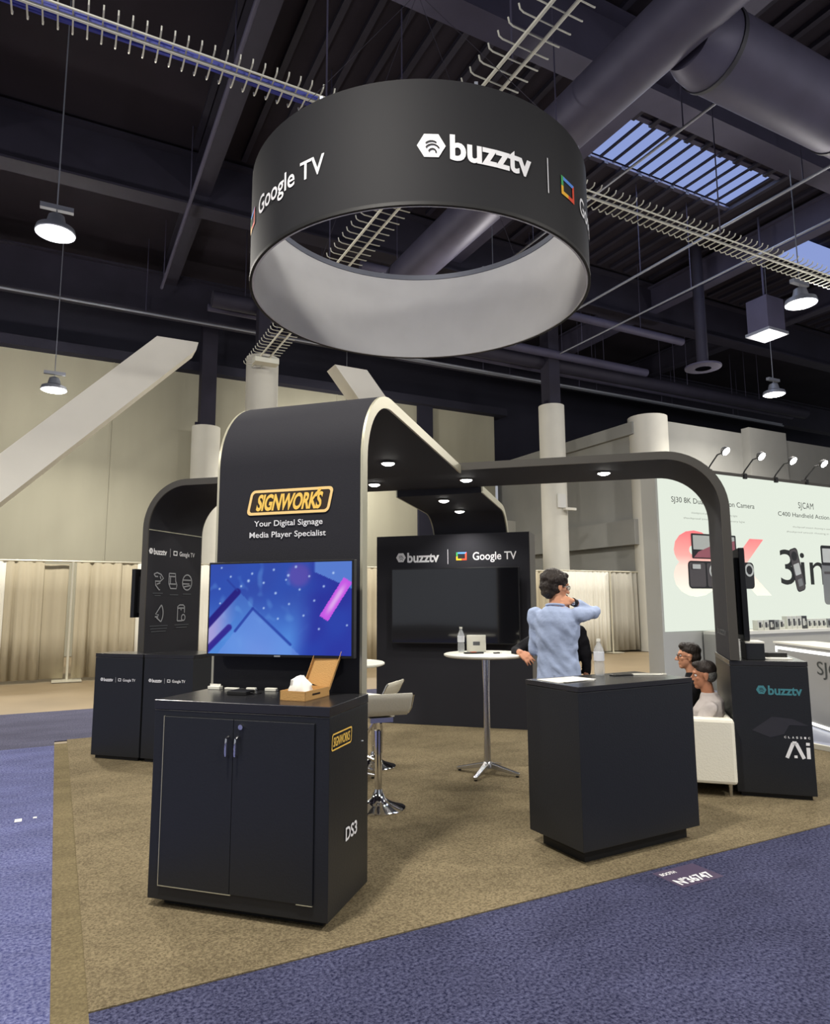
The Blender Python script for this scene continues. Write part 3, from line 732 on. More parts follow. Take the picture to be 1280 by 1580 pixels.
# ================================================================== COUNTERS AND CABINETS
def frame_box(x0, x1, y0, y1, z0, z1): return MB().box(x0, x1, y0, y1, z0, z1)
# front cabinet
CV0, CV1, CU0, CU1 = -3.472, -2.957, -.464, .552
t = thing('display_cabinet', 'black display cabinet with two chrome handles under the lit television', 'cabinet', BO, BR)
frame_box(CU0, CU1, CV0, CV1, .045, .99).build('body', black, t, bevel=.003)
frame_box(CU0-.002, CU1+.002, CV0-.004, CV1, .992, 1.04).build('worktop', black_top, t, bevel=.003)
frame_box(CU0+.06, CU1-.05, CV0+.06, CV1-.02, 0.006, .045).build('plinth', black_dark, t)
for nm, a, b in (('door', -.394, .0215), ('door', .0235, .476)):
    d = frame_box(a, b, CV0-.010, CV0-.001, .118, .958).build(nm, black, t, bevel=.002)
    hx = -.004 if a < -.1 else .049
    MB().tube([(hx, CV0-.010, .775), (hx, CV0-.034, .785), (hx, CV0-.036, .80), (hx, CV0-.036, .85), (hx, CV0-.034, .865), (hx, CV0-.010, .875)], .006, 8).build('handle', chrome, d, True)
    if a > 0: MB().lathe([(0, 0), (.013, 0), (.013, .014), (0, .014)], 16).build('lock', chrome, d, True)
lk = [o_ for o_ in bpy.data.objects if o_.name.startswith('lock')][0]; lk.location = (.07, CV0-.010, .925); lk.rotation_euler = (PI/2, 0, 0)
for q_ in ((-.3975, -.3945, .115, .96), (-.397, .03, .1145, .1175), (.39, .476, .1145, .1175)): MB().box(q_[0], q_[1], CV0-.0115, CV0-.002, q_[2], q_[3]).build('door_edging', alu, t)
sidefn = lambda off: (lambda x, y: Vector((CU1+.001+off, x, y)))
mb = MB(); cx_, cz_ = -3.325, .865
out = [(cx_+x, cz_+z) for x, z in rounded(.25, .082, .014, 4, .12)]; inn = [(cx_+x, cz_+z) for x, z in rounded(.235, .067, .010, 4, .12)]; n = len(out)
mb.add([sidefn(.003)(*p) for p in out+inn], [(i, (i+1) % n, n+(i+1) % n, n+i) for i in range(n)])
fit_text(mb, 'SIGNWORKS', cx_-.108, cx_+.098, cz_-.022, .045, sidefn(.003), bold=.02, space=.95, shear=.15)
mb.build('gold_logo', gold, t, recalc=False)
mb = MB(); fit_text(mb, 'DS3', -3.27, -3.12, .352, .066, sidefn(.003), bold=.02); mb.build('lettering', white_print, t, recalc=False)
MB().lathe([(0, 0), (.008, 0), (.008, .004), (0, .004)], 12, (CU1+.002, -3.05, .80)).build('screw_cap', white_print, t)

# right counter in the hall frame
CP, CQ = None, None
t = thing('demo_counter', 'plain black demo counter standing on the right of the booth', 'counter', (.975, 4.215, 0), rad(28.9))
frame_box(0, 1.005, 0, .50, .085, 1.0).build('body', black, t, bevel=.003)
frame_box(-.003, 1.008, -.003, .503, 1.002, 1.034).build('worktop', black_top, t, bevel=.003)
frame_box(.06, .945, .06, .44, .006, .085).build('plinth', black_dark, t)
# left pair
def small_counter(u0, u1, v0, v1, label, hz=1.03):
    t = thing('demo_counter', label, 'counter', B((u0+u1)/2, v0), BR); w_ = (u1-u0)/2
    frame_box(-w_, w_, 0, v1-v0, .04, hz-.04).build('body', black, t, bevel=.003)
    frame_box(-w_-.001, w_+.001, -.002, v1-v0, hz-.038, hz).build('worktop', black_top, t, bevel=.003)
    frame_box(-w_+.03, w_-.03, .03, v1-v0-.03, .006, .04).build('plinth', black_dark, t)
    return t
c = small_counter(-3.29, -2.71, -.80, -.49, 'narrow black counter with white lettering on the far left', 1.045)
bpy.data.objects.remove(c.children[0], do_unlink=True) if False else None
lfn = lambda off: (lambda x, y: Vector((x, -off, y)))
logo(c, lambda x, y: lfn(.003)(x-.215, y+.785), .153, mono=white_print, lift=lambda x, y: lfn(.005)(x-.215, y+.785))
c = small_counter(-2.69, -2.12, -.80, -.25, 'black counter with white lettering between the left arch leg and the tower', 1.045)
logo(c, lambda x, y: lfn(.003)(x-.225, y+.79), .153, mono=white_print, lift=lambda x, y: lfn(.005)(x-.225, y+.79))
# right corner counter
c = small_counter(2.725, 3.29, -.455, .56, 'black counter with teal lettering and a large Ai mark at the far right', 1.062)
logo(c, lambda x, y: lfn(.003)(x-.10, y+.835), .32, google=False, mono=teal_print, lift=lambda x, y: lfn(.005)(x-.10, y+.835))
mb = MB(); f_ = lambda x, y: lfn(.003)(x+.078, y+.03)
for k, ch in enumerate('CLASSIC'): fit_text(mb, ch, .0+k*.028, .014+k*.028, .44, .016, f_, bold=.02)
mb.build('small_lettering', white_print, c, recalc=False); mb = MB()
stroke(mb, [(.01, .29), (.06, .405)], .026, f_); stroke(mb, [(.055, .405), (.085, .405)], .026, f_); stroke(mb, [(.08, .405), (.13, .29)], .026, f_)
mb.build('lettering', white_print, c, recalc=False); mb = MB()
polyfill(mb, [(.062, .292), (.084, .292), (.084, .312), (.062, .312)], f_)
polyfill(mb, [(.15, .29), (.176, .29), (.176, .375), (.15, .375)], f_); polyfill(mb, [(.15, .39), (.176, .39), (.176, .412), (.15, .412)], f_)
mb.build('lettering', white_print, c, recalc=False)
mb = MB(); polyfill(mb, [(-.15, .52), (.0, .63), (.12, .57), (.08, .50), (-.02, .47)], lfn(.002)); polyfill(mb, [(.0, .63), (.12, .57), (.26, .57), (.14, .62)], lfn(.0025))
mb.build('faint_device_print', mat('faint_grey_print', rgb(44, 44, 52), .5), c, recalc=False)
t = thing('display_riser', 'small black riser box with pale top standing on the right corner counter', 'riser', B(2.94, -.34, 1.063), BR)
frame_box(-.07, .07, 0, .3, .0, .13).build('body', black, t, bevel=.003)
frame_box(-.073, .073, -.003, .303, .131, .145).build('worktop', white_pl, t, bevel=.002)
t = thing('tablet', 'thin white tablet with dark edge on the right corner counter', 'tablet', B(3.12, -.22, 1.062), BR)
MB().box(-.1, .1, -.07, .07, 0, .010).build('case', white_pl, t, bevel=.002)
MB().box(-.09, .09, .075, .20, 0, .045).build('stand', black_dark, t, bevel=.002)

# back display wall
t = thing('display_wall', 'black back display wall with white lettering above the dark television', 'display wall', BO, BR)
MB().box(-1.23, .80, 1.9, 2.40, .006, 2.415).build('panel_box', fabric, t, bevel=.003)
MB().box(.797, .804, 1.897, 2.40, .006, 2.418).build('edge_trim', alu_dark, t)
wf = lambda off: (lambda x, y: Vector((x-.955, 1.9-off, y+2.125)))
logo(t, wf(.003), .571, lift=wf(.005))

# ================================================================== TABLES, STOOLS, SOFA
def round_table(x, y, label, h=1.07, r=.385, rz=.3):
    t = thing('round_bar_table', label, 'table', (x, y, .006), rz)
    MB().lathe([(0, h-.03), (r-.02, h-.03), (r, h-.018), (r, h-.006), (r-.01, h), (0, h)], 56).build('tabletop', white_pl, t, True)
    MB().lathe([(.05, h-.05), (.05, h-.032)], 20).build('top_plate', chrome_soft, t, True)
    MB().lathe([(.033, .09), (.030, .3), (.027, .7), (.036, h-.05)], 20).build('column', chrome_soft, t, True)
    MB().lathe([(.05, .05), (.05, .085), (.035, .11)], 20).build('hub', chrome_soft, t, True)
    for k in range(4):
        a = PI/4+k*PI/2
        d = Vector((math.cos(a), math.sin(a), 0)); n_ = Vector((-d.y, d.x, 0))
        vs = [d*.03+n_*.025+Vector((0,0,.10)), d*.03-n_*.025+Vector((0,0,.10)), d*.03+n_*.025+Vector((0,0,.055)), d*.03-n_*.025+Vector((0,0,.055)),
              d*.30+n_*.018+Vector((0,0,.035)), d*.30-n_*.018+Vector((0,0,.035)), d*.30+n_*.018+Vector((0,0,.012)), d*.30-n_*.018+Vector((0,0,.012))]
        l = MB().add(vs, [(0,1,5,4),(2,6,7,3),(0,4,6,2),(1,3,7,5),(4,5,7,6),(0,2,3,1)]).build('leg', chrome_soft, t, bevel=.004)
        MB().lathe([(.014, 0), (.014, .012)], 12, d*.28).build('foot_pad', black_dark, l)
    return t
round_table(.645, 6.42, 'round white bar table with chrome stand in front of the dark television')
round_table(-.665, 6.25, 'round white bar table mostly hidden behind the tower', rz=.9, h=1.01)
def stool_base(t, h):
    MB().lathe([(.205, 0), (.205, .008), (.19, .016), (.11, .04), (.055, .075), (.035, .12), (.03, .14)], 40).build('base', chrome, t, True)
    MB().lathe([(.028, .13), (.028, .40), (.033, .405), (.033, h-.1)], 20).build('gas_column', chrome, t, True)
    mb = MB(); mb.tube([(0, -.03, .34), (.0, -.12, .32), (.06, -.16, .36), (.06, -.10, h-.14), (.03, -.03, h-.05)], .011, 8)
    mb.tube([(-.0, -.12, .32), (-.06, -.16, .36), (-.06, -.10, h-.14), (-.03, -.03, h-.05)], .011, 8)
    mb.build('footrest', chrome, t, True)
def stool(x, y, rz, label, h=.74):
    t = thing('bar_stool', label, 'stool', (x, y, .006), rz, None)
    stool_base(t, h)
    # curved shell: seat and low rolled back
    prof = [(.20, h+.055), (.195, h+.10), (.16, h+.11), (.10, h+.075), (0, h+.03), (-.10, h+.025), (-.17, h+.07), (-.205, h+.16), (-.215, h+.19)]
    prof = [(-.20, h-.015), (-.215, h+.02), (-.19, h+.05), (-.10, h+.045), (0, h+.04), (.10, h+.05), (.17, h+.10), (.21, h+.18), (.225, h+.20)]
    w_ = .20; n_ = len(prof); tk = .03
    vs = []; 
    for sgn in (-w_, w_):
        for (a, b) in prof: vs.append((sgn, a, b))
        for (a, b) in prof: vs.append((sgn, a, b-tk))
    fs = []
    for i in range(n_-1): fs += [(i, i+1, 2*n_+i+1, 2*n_+i), (n_+i, 3*n_+i, 3*n_+i+1, n_+i+1), (i, n_+i, n_+i+1, i+1), (2*n_+i, 2*n_+i+1, 3*n_+i+1, 3*n_+i)]
    fs += [(0, 2*n_, 3*n_, n_), (n_-1, 2*n_-1, 4*n_-1, 3*n_-1)]
    MB().add(vs, fs).build('seat', white_leather, t, True, bevel=.008)
    MB().box(-.09, .09, -.09, .09, h-.03, h+.005).build('seat_plate', chrome, t)
    for sx in (-1, 1):
        MB().tube([(sx*.207, a, b-.012) for a, b in prof], .009, 8).build('side_rail', chrome, t, True)
    return t
stool(-.29, 5.40, rad(200), 'white bar stool with chrome pedestal nearest the tower', .67)
stool(-.40, 6.72, rad(-110), 'second white bar stool with chrome base behind the nearest one', .60)

t = thing('white_sofa', 'white leather sofa with short metal legs beside the right arch leg', 'sofa', B(2.63, .20), BR+PI/2)
MB().box(-.64, .64, -.03, .56, .11, .30).build('seat_base', white_leather, t, bevel=.03)
MB().box(-.64, .64, -.085, -.03, .11, .61).build('backrest', white_leather, t, bevel=.025)
MB().box(-.77, -.645, -.09, .56, .11, .61).build('armrest', white_leather, t, bevel=.025)
MB().box(.645, .77, -.09, .56, .11, .61).build('armrest', white_leather, t, bevel=.025)
for sx in (-.70, .70):
    for sy in (-.04, .48): MB().tube([(sx, sy, .006), (sx, sy, .12)], .016, 10, True, [.012, .02]).build('leg', chrome_soft, t, True)

# ================================================================== SMALL THINGS
t = thing('cardboard_box', 'open brown cardboard mailer box on the front cabinet', 'box', B(.275, -3.33, 1.04), BR+rad(-5))
bw, bd, bh = .155, .25, .05
MB().box(-bw/2, bw/2, 0, bd, 0, .003).box(-bw/2, bw/2, 0, .003, 0, bh).box(-bw/2, -bw/2+.003, 0, bd, 0, bh).box(bw/2-.003, bw/2, 0, bd, 0, bh).box(-bw/2, bw/2, bd-.003, bd, 0, bh).build('tray', card, t)
lid = MB().box(-bw/2, bw/2, 0, .003, 0, .23).box(-bw/2-.002, -bw/2+.001, -.014, .003, 0, .23).box(bw/2-.001, bw/2+.002, -.014, .003, .0, .23)
lo = lid.build('lid', card, t); lo.location = (.0, bd+.004, bh); lo.rotation_euler = (rad(-12), rad(15), 0)
fl = MB().box(-bw/2, bw/2, -.002, .001, 0, .05).build('lid_flap', card, lo); fl.location = (0, 0, .23); fl.rotation_euler = (rad(24), 0, 0)
MB().box(bw/2, bw/2+.001, .07, .15, .022, .032).build('side_print', mat('dark_brown_print', rgb(44, 28, 14), .6), t)
t = thing('tissue_wrap', 'crumpled white tissue paper sitting in the cardboard box', 'tissue', B(.265, -3.23, 1.046), BR)
mb = MB().lathe([(.0, 0), (.062, 0), (.066, .03), (.055, .06), (.042, .085), (.02, .105), (.0, .112)], 26)
mb.v = [v + Vector((noise.noise(v*38)*.016, noise.noise(v*38+Vector((7, 0, 0)))*.016, noise.noise(v*31)*.010+.004)) for v in mb.v]
mb.build('tissue_sheet', paper, t, True)
def small(name, cat, label, u, v, fn, z=1.04):
    t = thing(name, label, cat, B(u, v, z), BR); fn(t); return t
small('card_holder', 'card holder', 'small white card holder at the back left of the front cabinet', -.41, -3.00, lambda t: (MB().box(-.04, .04, -.02, .02, 0, .018).build('base', white_pl, t, bevel=.002), MB().box(-.036, .036, .0, .004, .018, .03).build('cards', paper, t)))
small('media_stick', 'media player', 'white and black stick player second from left on the front cabinet', -.295, -3.00, lambda t: (MB().box(-.045, .045, -.012, .012, 0, .012).build('shell', white_pl, t, bevel=.003), MB().tube([(.045, 0, .006), (.08, .01, .006), (.11, .0, .006)], .003, 6).build('cord', black_dark, t)))
small('usb_adapter', 'adapter', 'small white adapter in the middle of the front cabinet back edge', -.165, -3.00, lambda t: (MB().box(-.03, .03, -.012, .012, 0, .016).build('shell', white_pl, t, bevel=.003), MB().box(.03, .042, -.008, .008, .003, .012).build('plug', chrome_soft, t)))
small('usb_adapter', 'adapter', 'white adapter just left of the cardboard box', -.035, -3.00, lambda t: (MB().box(-.035, .035, -.014, .014, 0, .018).build('shell', white_pl, t, bevel=.003), MB().box(.035, .05, -.008, .008, .003, .012).build('plug', chrome_soft, t)))
small('media_player_box', 'media player', 'flat black media player lying on the front cabinet', -.13, -3.17, lambda t: (MB().box(-.06, .06, -.05, .05, 0, .022).build('shell', black_dark, t, bevel=.004), MB().tube([(.06, .0, .01), (.09, .02, .004), (.09, .07, .004)], .003, 6).build('cord', black_dark, t)))

def bottle(loc, label, h=.20, r=.031):
    t = thing('water_bottle', label, 'bottle', loc, 0)
    MB().lathe([(.0, .002), (r*.8, .0), (r, .012), (r, h*.30), (r*.92, h*.36), (r, h*.42), (r, h*.66), (r*.8, h*.76), (.013, h*.88), (.012, h*.93)], 24).build('body', plastic_clear, t, True)
    MB().lathe([(r+.0008, h*.40), (r+.0008, h*.64)], 24).build('label_band', mat('pale_label', rgb(214, 216, 222), .5), t, True)
    MB().lathe([(.0145, h*.925), (.0145, h), (0, h)], 16).build('cap', white_pl, t, True)
bottle((.43, 6.58, 1.076), 'clear water bottle on the round table beside the white box', .235, .033)
bottle((1.285, 4.88, 1.034), 'clear water bottle on the plain black counter', .25, .036)
t = thing('white_product_box', 'upright white product box standing on the round bar table', 'box', (.575, 6.60, 1.076), rad(-8))
MB().box(-.09, .09, 0, .05, 0, .155).build('carton', white_pl, t, bevel=.003)
MB().box(-.03, .035, -.0015, 0, .06, .095).build('printed_mark', mat('mid_grey_print', rgb(90, 92, 96), .5), t)
t = thing('gadget', 'flat dark gadget lying on the round bar table before the white box', 'gadget', (.53, 6.36, 1.076), .2)
MB().box(-.09, .09, -.025, .025, 0, .016).build('shell', bezel, t, bevel=.004); MB().box(-.03, .02, -.026, .02, .014, .019).build('orange_strip', mat('orange_plastic', rgb(190, 90, 50), .5), t)
t = thing('car_key', 'small dark key fob on the round bar table', 'key', (.74, 6.36, 1.076), .5)
MB().box(-.03, .03, -.015, .015, 0, .012).build('fob', bezel, t, bevel=.004); MB().tube([(.03, 0, .006), (.05, .01, .004), (.055, -.005, .004), (.03, 0, .006)], .002, 6).build('ring', chrome, t)
t = thing('brochure', 'white printed sheets lying at the left end of the plain black counter', 'paper', (.97, 4.60, 1.034), rad(28.9))
MB().box(-.14, .16, -.12, .10, 0, .004).build('sheet', paper, t); s2 = MB().box(-.13, .15, -.11, .09, 0, .003).build('sheet', paper, t); s2.location = (.02, -.02, .004); s2.rotation_euler = (0, 0, .1)
mb = MB()
for k in range(4): mb.box(-.09, .06-.02*(k % 2), .05-.03*k, .058-.03*k, .0071, .0078)
mb.build('printed_lines', grey_print, t)
t = thing('smartphone', 'black smartphone lying on the plain black counter', 'phone', (1.43, 4.86, 1.034), rad(20))
MB().box(-.075, .075, -.036, .036, 0, .009).build('case', bezel, t, bevel=.003); MB().box(-.070, .070, -.032, .032, .009, .0096).build('screen', screen_off, t)
t = thing('charging_cable', 'loop of white cable lying at the right end of the plain black counter', 'cable', (1.62, 4.88, 1.038), 0)
MB().tube([(.11*math.cos(a/20*2*PI), .035*math.sin(a/20*2*PI), .0) for a in range(20)] + [(.11, .002, .002)], .004, 6).build('cord', white_pl, t, True)
MB().box(.10, .13, -.008, .008, -.003, .006).build('plug', white_pl, t)

# floor stickers
t = thing('floor_sticker', 'small white square sticker on the blue carpet at the left', 'sticker', H(-.33, 2.83, .001), HR)
MB().box(-.045, .0, -.04, .03, 0, .002).build('white_square', paper, t); MB().box(.07, .095, .0, .03, 0, .002).build('white_dot', paper, t)
t = thing('floor_label', 'white printed booth number label on the blue carpet edge before the plain counter', 'sticker', H(3.0, -.1, .001), HR)
mb = MB(); ff = lambda x, y: Vector((x, y, .002)); fit_text(mb, "N'36747", -.07, .20, -.135, .07, ff, bold=.03); fit_text(mb, 'BOOTH', -.07, .045, .0, .03, ff, bold=.03)
mb.build('lettering', white_print, t, recalc=False); MB().box(-.09, .24, -.16, .06, -.0005, .0005).build('backing', mat('dark_purple_backing', rgb(70, 58, 84), .8), t)

# ================================================================== NEIGHBOURING BOOTH
LB0, LB1, LQ = 8.83, 15.5, 5.2
t = thing('light_box_wall', 'bright white light box wall advertising cameras at the right', 'light box', HO, HR)
MB().box(LB0-.05, LB1, LQ+.02, LQ+.35, 0, 3.87).build('frame', mat('light_grey_frame', rgb(176, 176, 170), .5), t)
MB().box(LB0, LB1, LQ, LQ+.02, 1.03, 3.82).build('lit_panel', emis('light_box_glow', rgb(238, 246, 232), .93), t)
MB().box(LB0-.05, LB1, LQ-.02, LQ+.02, 3.82, 3.875).build('top_rail', alu_dark, t)
def lbf(off): return lambda x, y: Vector((x, LQ-off, y))
pr_d = mat('charcoal_print', rgb(52, 56, 54), .7); pr_g = mat('light_grey_print', rgb(170, 176, 166), .7)
pr_r = mat('coral_print', rgb(236, 132, 126), .7)
mb = MB(); fit_text(mb, 'SJ30 8K Dual Lens Action Camera', 9.12, 11.3, 3.24, .10, lbf(.004))
mb.build('lettering', pr_d, t, recalc=False)
mb = MB(); fit_text(mb, 'C400 Handheld Action Camera', 11.98, 14.2, 3.15, .09, lbf(.004)); mb.build('lettering', pr_d, t, recalc=False)
mb = MB(); fit_text(mb, 'SJCAM', 12.62, 13.1, 3.33, .13, lbf(.004), space=1.1); mb.build('lettering', pr_d, t, recalc=False)
mb = MB()
for (a, b, y_) in ((9.6, 10.8, 3.06), (9.4, 11.0, 2.96), (12.4, 13.8, 2.94), (12.2, 14.0, 2.84)): fit_text(mb, 'shockproof smooth shooting in every light', a, b, y_, .035, lbf(.004))
mb.build('small_lettering', pr_g, t, recalc=False)
# 8K fading to white downwards: printed colour
Vt, Ft, a_, b_, c_, d_ = text_geo('8K', 1, .035)
pm = bpy.data.materials.new('coral_to_white_print'); pm.use_nodes = True
nt = pm.node_tree; N = nt.nodes; tc = N.new('ShaderNodeTexCoord'); sp = N.new('ShaderNodeSeparateXYZ'); mr = N.new('ShaderNodeMapRange'); cr = N.new('ShaderNodeValToRGB')
mr.inputs[1].default_value = 1.6; mr.inputs[2].default_value = 2.8
cr.color_ramp.elements[0].color = rgb(224, 232, 216); cr.color_ramp.elements[1].color = rgb(232, 104, 110)
e_ = cr.color_ramp.elements.new(.45); e_.color = rgb(232, 206, 192); e_ = cr.color_ramp.elements.new(.6); e_.color = rgb(238, 160, 152)
nt.links.new(tc.outputs['Object'], sp.inputs[0]); nt.links.new(sp.outputs[2], mr.inputs[0]); nt.links.new(mr.outputs[0], cr.inputs[0]); 
b_s = N['Principled BSDF']; nt.links.new(cr.outputs[0], b_s.inputs['Base Color']); nt.links.new(cr.outputs[0], b_s.inputs['Emission Color']); b_s.inputs['Emission Strength'].default_value = .62
mb = MB(); fit_text(mb, '8', 9.08, 10.15, 1.68, 1.08, lbf(.006), bold=.04); fit_text(mb, 'K', 10.4, 11.62, 1.68, 1.0, lbf(.006), bold=.04); mb.build('large_lettering', pm, t, recalc=False)
mb = MB(); fit_text(mb, '3in1', 11.92, 13.75, 1.84, .70, lbf(.006), bold=.0); mb.build('large_lettering', mat('black_print', rgb(34, 38, 38), .7), t, recalc=False)
# printed cameras
pc = MB(); g_d = mat('printed_camera_grey', rgb(84, 80, 82), .6); g_l = mat('printed_silver', rgb(205, 210, 208), .6); g_k = mat('printed_black', rgb(30, 32, 36), .6); g_s = mat('printed_screen_sky', rgb(200, 206, 200), .6); g_p = mat('printed_pink_scene', rgb(170, 100, 112), .6)
g_m = mat('printed_mid_grey', rgb(130, 134, 136), .6)
def printed(name, layers, loc=(0, 0), rot=0):
    mb = MB(); ms = []; off = .010
    for (mt, pts) in layers:
        if mt not in ms: ms.append(mt)
        mb.cur = ms.index(mt); c_, s_ = math.cos(rot), math.sin(rot)
        polyfill(mb, [(loc[0]+x*c_-y*s_, loc[1]+x*s_+y*c_) for x, y in pts], lbf(off)); off += .002
    mb.build(name, ms, t, recalc=False)
def rr(x0, x1, y0, y1, r=.04): return [((x0+x1)/2+x, (y0+y1)/2+z) for x, z in rounded(x1-x0, y1-y0, r, 4)]
def circ(x, y, r): return arcpts(x, y, r, 0, 345, 23)
printed('printed_camera', [(g_k, rr(9.63, 11.35, 1.62, 2.10, .08)), (g_d, rr(9.66, 10.06, 1.65, 2.07, .04)), (g_d, rr(10.1, 10.7, 1.65, 2.07, .04)), (g_k, rr(9.74, 10.9, 2.14, 2.58, .02)), (g_s, rr(9.78, 10.86, 2.3, 2.55, .01)), (g_p, [(9.78, 2.16), (10.86, 2.16), (10.86, 2.48), (10.5, 2.42), (10.2, 2.36), (9.9, 2.26)]),
    (g_l, circ(10.27, 1.93, .125)), (g_k, circ(10.27, 1.93, .085)), (g_m, circ(10.29, 1.75, .06)), (g_l, circ(11.2, 1.96, .12)), (g_k, circ(11.2, 1.96, .08)), (g_l, rr(9.72, 9.92, 1.96, 2.04, .01))], (-.2, .13))
printed('printed_camera', [(g_k, rr(-.14, .14, -.42, .42, .08)), (g_d, rr(-.12, .12, -.40, .40, .07)), (g_k, circ(0, .27, .09)), (g_l, rr(-.09, .09, -.1, .12, .02)), (g_m, rr(-.07, .07, -.32, -.18, .02))], (12.42, 2.12), rad(14))
printed('printed_camera', [(g_m, rr(13.42, 13.9, 1.25, 2.1, .09)), (g_k, rr(13.42, 13.9, 2.02, 2.42, .05)), (g_l, rr(13.47, 13.85, 2.08, 2.36, .02)), (g_d, rr(13.48, 13.84, 1.85, 1.9, .01))], (-.22, .2))

# goods counter in front of the light box
t = thing('goods_shelf', 'long low white shelf running below the light box', 'shelf', HO, HR)
MB().box(9.7, LB1, 4.72, LQ-.02, .97, 1.025).build('shelf_board', white_pl, t)
MB().box(9.7, LB1, 4.80, LQ-.02, .05, .97).build('shelf_base', mat('light_grey_panel', rgb(176, 174, 164), .6), t)
gi = 0
p = 10.72
boxm = [mat('pale_carton', rgb(206, 208, 200), .6), mat('grey_carton', rgb(140, 144, 142), .6), mat('dark_carton', rgb(52, 54, 58), .6)]
desc = ['pale', 'grey', 'dark']
protos = {}
while p < 13.9:
    k = gi; w_ = .13 if k % 4 else .15; hh = .17 + (.06 if 5 <= k <= 8 else 0); ci = 2 if k in (2, 8) else (1 if k % 5 == 3 else 0)
    nm = ['first', 'second', 'third', 'fourth', 'fifth', 'sixth', 'seventh', 'eighth', 'ninth', 'tenth', 'eleventh', 'twelfth', 'thirteenth', 'fourteenth', 'fifteenth', 'sixteenth', 'seventeenth', 'eighteenth', 'nineteenth', 'twentieth', 'twenty-first', 'twenty-second', 'twenty-third', 'twenty-fourth'][k]
    t = thing('product_box', '%s camera carton, %s from the left on the shelf below the light box' % (desc[ci], nm), 'box', H(p, 4.82, 1.025), HR, 'camera cartons on the shelf')
    MB().box(-w_/2, w_/2, 0, .1, 0, hh).build('carton', boxm[ci], t)
    lm = boxm[2] if ci != 2 else boxm[0]
    MB().box(-w_*.28, w_*.1, -.002, 0, hh*.25, hh*.8).box(w_*.2, w_*.32, -.002, 0, hh*.3, hh*.6).build('printed_mark', lm, t)
    p += w_+.012 + (.05 if k in (4,) else 0); gi += 1

# lit reception counter
A_ = Vector((8.28, 2.86)); B_ = Vector((7.0, .98+.1)); 
A_w = H(8.28, 2.86); B_w = H(7.35, 1.25); d_ = (B_w-A_w); ang = math.atan2(d_.y, d_.x); LEN = 2.15
t = thing('reception_counter', 'grey reception counter edged with a white light strip at the right edge', 'counter', (A_w.x, A_w.y, .05), ang)
MB().box(0, LEN, 0, .5, 0, .93).build('body', mat('grey_counter_panel', rgb(150, 150, 148), .5), t, bevel=.004)
MB().box(-.02, LEN+.02, -.02, .52, .93, .955).build('worktop', white_pl, t, bevel=.004)
ls = emis('white_light_strip', (1, 1, .96, 1), 2.2)
MB().box(.02, LEN-.02, -.012, 0, .86, .895).box(.02, .05, -.012, 0, .74, .86).box(.02, LEN-.02, -.012, 0, .02, .05).build('light_strip', ls, t)
mb = MB(); fit_text(mb, 'SJCAM', 1.0, 1.95, .63, .16, lambda x, y: Vector((x, -.004, y))); mb.build('lettering', pr_d, t, recalc=False)
# clip spots above the light box
sp_e = emis('clip_spot_glow', (1, 1, .96, 1), 16)
t0 = None
for k, (p, z) in enumerate(((10.0, 4.03), (10.95, 4.03), (11.85, 4.03), (12.8, 4.06))):
    lab = '%s bright arm spotlight above the light box' % ('leftmost', 'second from left', 'third from left', 'rightmost')[k]
    if t0 is None:
        t0 = t = thing('arm_spotlight', lab, 'spotlight', H(p, LQ, z+.06), HR, 'arm spotlights above the light box')
        MB().tube([(.12, .05, -.27), (.12, -.02, -.15), (.06, -.25, .02), (.0, -.42, .02)], .014, 8).build('arm', black_dark, t, True)
        MB().box(.08, .16, -.04, .06, -.30, -.2).build('clamp', black_dark, t)
        hd = MB().lathe([(.03, .09), (.07, .05), (.09, 0), (.085, -.01)], 20).build('lamp_head', black_dark, t, True); hd.location = (0, -.47, .03); hd.rotation_euler = (rad(-50), 0, 0)
        MB().lathe([(0, -.012), (.075, -.012), (.08, -.002), (0, -.002)], 20).build('lens', sp_e, hd, True)
    else:
        c = copy_tree(t0); c.location = H(p, LQ, z+.06); c['label'] = lab

# ================================================================== PEOPLE
def blob(parts_mb, name, mt, parent, voxel, smooth_it=4, fac=.5):
    o = parts_mb.build(name, mt, None, recalc=True)
    md = o.modifiers.new('r', 'REMESH'); md.mode = 'VOXEL'; md.voxel_size = voxel; md.use_smooth_shade = True
    if smooth_it: sm = o.modifiers.new('s', 'SMOOTH'); sm.iterations = smooth_it; sm.factor = fac
    bpy.context.view_layer.update()
    dg = bpy.context.evaluated_depsgraph_get(); me = bpy.data.meshes.new_from_object(o.evaluated_get(dg))
    old = o.data; o.modifiers.clear(); o.data = me; bpy.data.meshes.remove(old); me.name = name
    me.polygons.foreach_set('use_smooth', [True]*len(me.polygons))
    if not me.materials: me.materials.append(mt)
    o.parent = parent
    return o
def rot_to(d, n):        # matrix with columns x=side, y=d, z=n
    d = Vector(d).normalized(); n = Vector(n); n = (n - d*n.dot(d)).normalized(); s = d.cross(n)
    M = Matrix.Identity(3); M.col[0] = s; M.col[1] = d; M.col[2] = n; return M
